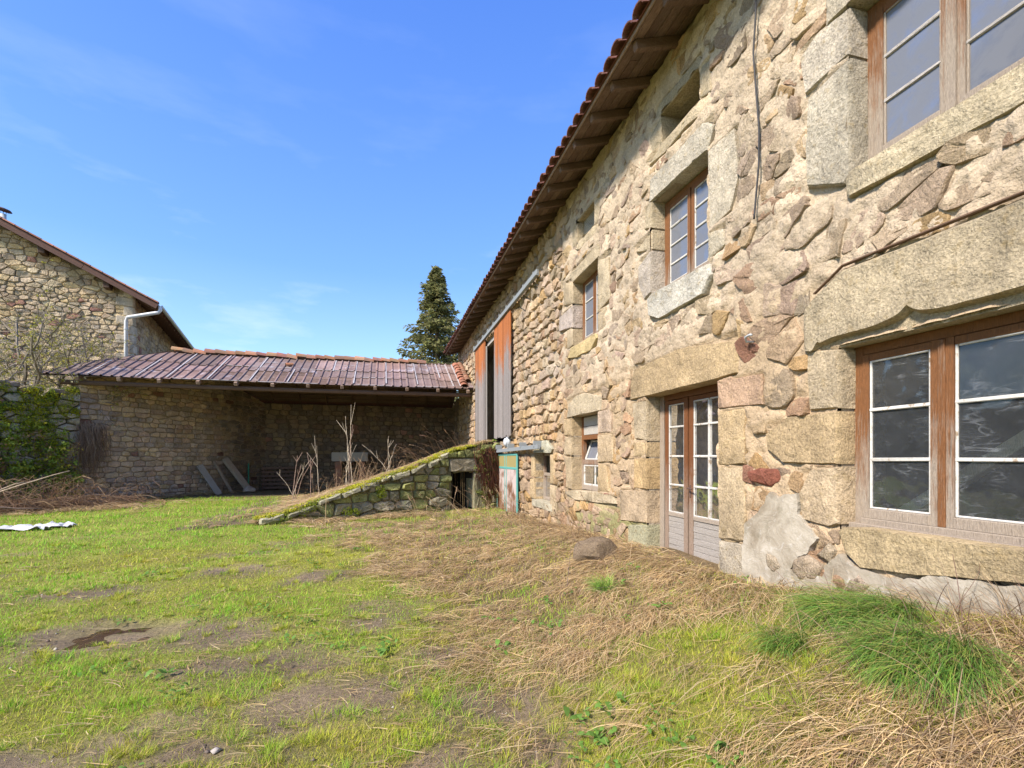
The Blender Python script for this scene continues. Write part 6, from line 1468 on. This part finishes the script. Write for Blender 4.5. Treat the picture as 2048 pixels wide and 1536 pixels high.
put(mk('ramp_stalks', ST[0], ST[1], M['leaf'], None, ST[2]), kind='stuff')
# big green tussocks at the foot of the wall
def tussock(px, py, rad_, n, L0, L1, label, pal, az0, azs, el=(.5, 1.35)):
    c = gpx(px, py); t0 = put(bpy.data.objects.new('grass_tussock', None), label, 'grass tussock', 'green tussocks below the large window'); C.objects.link(t0); t0.location = c; WLOC[t0] = c
    a = rx.uniform(0, 2*math.pi, n); r_ = rad_*np.sqrt(rx.random(n)); x = np.minimum(c[0]+r_*np.cos(a)*.8, 3.4); y = c[1]+r_*np.sin(a)
    az = az0+rx.normal(0, azs, n); L_ = rx.uniform(L0, L1, n); K = 7; tt = np.linspace(0, 1, K); e0 = rx.uniform(*el, n); e_ = e0[:, None]-tt[None, :]*rx.uniform(.8, 1.9, (n, 1)); st_ = L_[:, None]/(K-1)
    hx = np.cumsum(np.cos(e_)*st_, 1); hz_2 = np.cumsum(np.sin(e_)*st_, 1); px_ = np.minimum(x[:, None]+np.cos(az)[:, None]*hx, 3.5); py_ = y[:, None]+np.sin(az)[:, None]*hx
    pz = np.maximum(surf(x, y)[:, None]+hz_2, surf(px_, py_)+.008+.02*rx.random((n, 1))); sd = np.stack([-np.sin(az), np.cos(az), rx.normal(0, .4, n)], 1); sd /= np.linalg.norm(sd, axis=1)[:, None]
    cl = pal[rx.integers(0, len(pal), n)]*rx.normal(1, .2, (n, 1)); v, f, cc = ribbons(np.stack([px_, py_, pz], -1), rx.uniform(.003, .006, n), sd, np.clip(cl, .01, 1), .2); mk('blades', v, f, M['leaf'], t0, cc)
GT = np.array([[.15, .30, .055], [.19, .34, .06], [.13, .26, .06], [.26, .38, .06], [.42, .38, .12]])
tussock(1740, 1235, .30, 4200, .16, .40, 'wide dark green tussock with long blades combed to the left, close under the wall', GT, math.pi*1.0, .6, (.3, 1.1))
tussock(1850, 1318, .24, 3600, .15, .36, 'dark green tussock in front, nearer the camera and the right edge', GT, math.pi*1.1, .7, (.3, 1.1))
tussock(1575, 1292, .14, 600, .10, .26, 'small dull green tussock left of the two wide ones', GT, math.pi*1.05, .7)
tussock(1208, 1185, .10, 420, .12, .26, 'small bright green tuft alone in the straw before the boulder', GT*1.25, math.pi*.8, 1.6, (.8, 1.5))
# brown tangle in the right corner
c = gpx(2000, 1330); x = np.minimum(c[0]+rgr.normal(0, .45, 120), 3.45); y = c[1]+rgr.normal(0, .45, 120); ST = stalks(x, y, 9, rgr, .15, .5, .2, 1.2, math.pi, 1.4, .005, np.array([[.36, .26, .16], [.28, .19, .13], [.42, .32, .20], [.20, .12, .09]]), heads=False)
put(mk('dry_tangle', ST[0], ST[1], M['leaf'], None, ST[2]), kind='stuff')
# dark dead stalks standing in the straw
x = rgr.uniform(.6, 3.2, 40); y = rgr.uniform(4.6, 9.5, 40); ST = stalks(x, y, 2, rgr, .3, .9, .3, 1.4, math.pi, 1.6, .007, np.array([[.16, .11, .09], [.24, .17, .12], [.40, .30, .18]]))
put(mk('dead_stalks', ST[0], ST[1], M['leaf'], None, ST[2]), kind='stuff')
# broad leaved weeds
parts = []
cx, cy, r = scatter(900, rx, 1.9, 9, -45, 50); k_ = ~blocked(cx, cy) & (mud_mask(cx, cy) < .6) & (n2(cx, cy, .9, 2, 400) > .02) & (rx.random(len(cx)) < np.where(straw_mask(cx, cy) > .7, .35, .6)); cx, cy = cx[k_], cy[k_]
m = len(cx); per = 8; ci = np.repeat(np.arange(m), per); n = m*per; az = rx.uniform(0, 2*math.pi, n); L_ = rx.uniform(.025, .075, m)[ci]*rx.uniform(.6, 1.2, n); K = 4; tt = np.linspace(0, 1, K)
x0 = cx[ci]+rx.normal(0, .05, n); y0 = cy[ci]+rx.normal(0, .05, n); P = np.stack([x0[:, None]+np.cos(az)[:, None]*L_[:, None]*tt, y0[:, None]+np.sin(az)[:, None]*L_[:, None]*tt, surf(x0, y0)[:, None]+.025+.5*L_[:, None]*np.sin(tt*2.4)[None, :]*rx.uniform(.2, 1, (n, 1))+.03*rx.random((n, 1))], -1)
sd = np.stack([-np.sin(az), np.cos(az), rx.normal(0, .2, n)], 1); N_, K_, _ = P.shape; prof = np.array([.35, 1, .9, .15])
W = L_*.5; V = np.stack([P-sd[:, None, :]*(W[:, None]*prof)[..., None]/2, P+sd[:, None, :]*(W[:, None]*prof)[..., None]/2], 2); b = np.arange(N_)[:, None]*(2*K_)+np.arange(K_-1)[None, :]*2; F = np.stack([b, b+1, b+3, b+2], -1).reshape(-1, 4)
cl = np.where(rx.random((m, 1)) < .75, np.array([.15, .28, .05]), np.array([.26, .27, .05]))[ci]*rx.normal(1, .15, (n, 1)); put(mk('weeds', V.reshape(-1, 3), F, M['leaf'], None, np.clip(np.repeat(cl, 2*K_, 0), .01, 1)), kind='stuff')
# gravel and clods in the bare earth
n = 9000; x, y, r = scatter(n, rx, 1.8, 9, -48, 40); k_ = (rx.random(n) < mud_mask(x, y)*(.25+.75*sst(.2, .5, n2(x, y, 1.0, 2, 410)+.5*sst(3.0, 2.2, y)*sst(-.5, .4, x)))) & ~blocked(x, y); x, y, r = x[k_], y[k_], r[k_]; n = len(x)
OV_ = np.array([[1, 0, 0], [-1, 0, 0], [0, 1, 0], [0, -1, 0], [0, 0, 1], [0, 0, -1]], float); OF = np.array([[0, 2, 4], [2, 1, 4], [1, 3, 4], [3, 0, 4], [2, 0, 5], [1, 2, 5], [3, 1, 5], [0, 3, 5]])
sz_ = rx.lognormal(math.log(.0055), .5, n)*np.maximum(1, r/4); V = OV_[None]*sz_[:, None, None]*rx.uniform(.6, 1.3, (n, 6, 1))*np.array([1, 1, .7]); V = V+np.stack([x, y, surf(x, y)+sz_*.2], 1)[:, None]
cl = np.where(rx.random((n, 1)) < .5, np.array([.30, .27, .24]), np.array([.15, .12, .10]))*rx.normal(1, .25, (n, 1)); put(mk('gravel', V.reshape(-1, 3), (OF[None]+np.arange(n)[:, None, None]*6).reshape(-1, 3), M['bark'], None, np.clip(np.repeat(cl, 6, 0), .02, 1), True), kind='stuff')
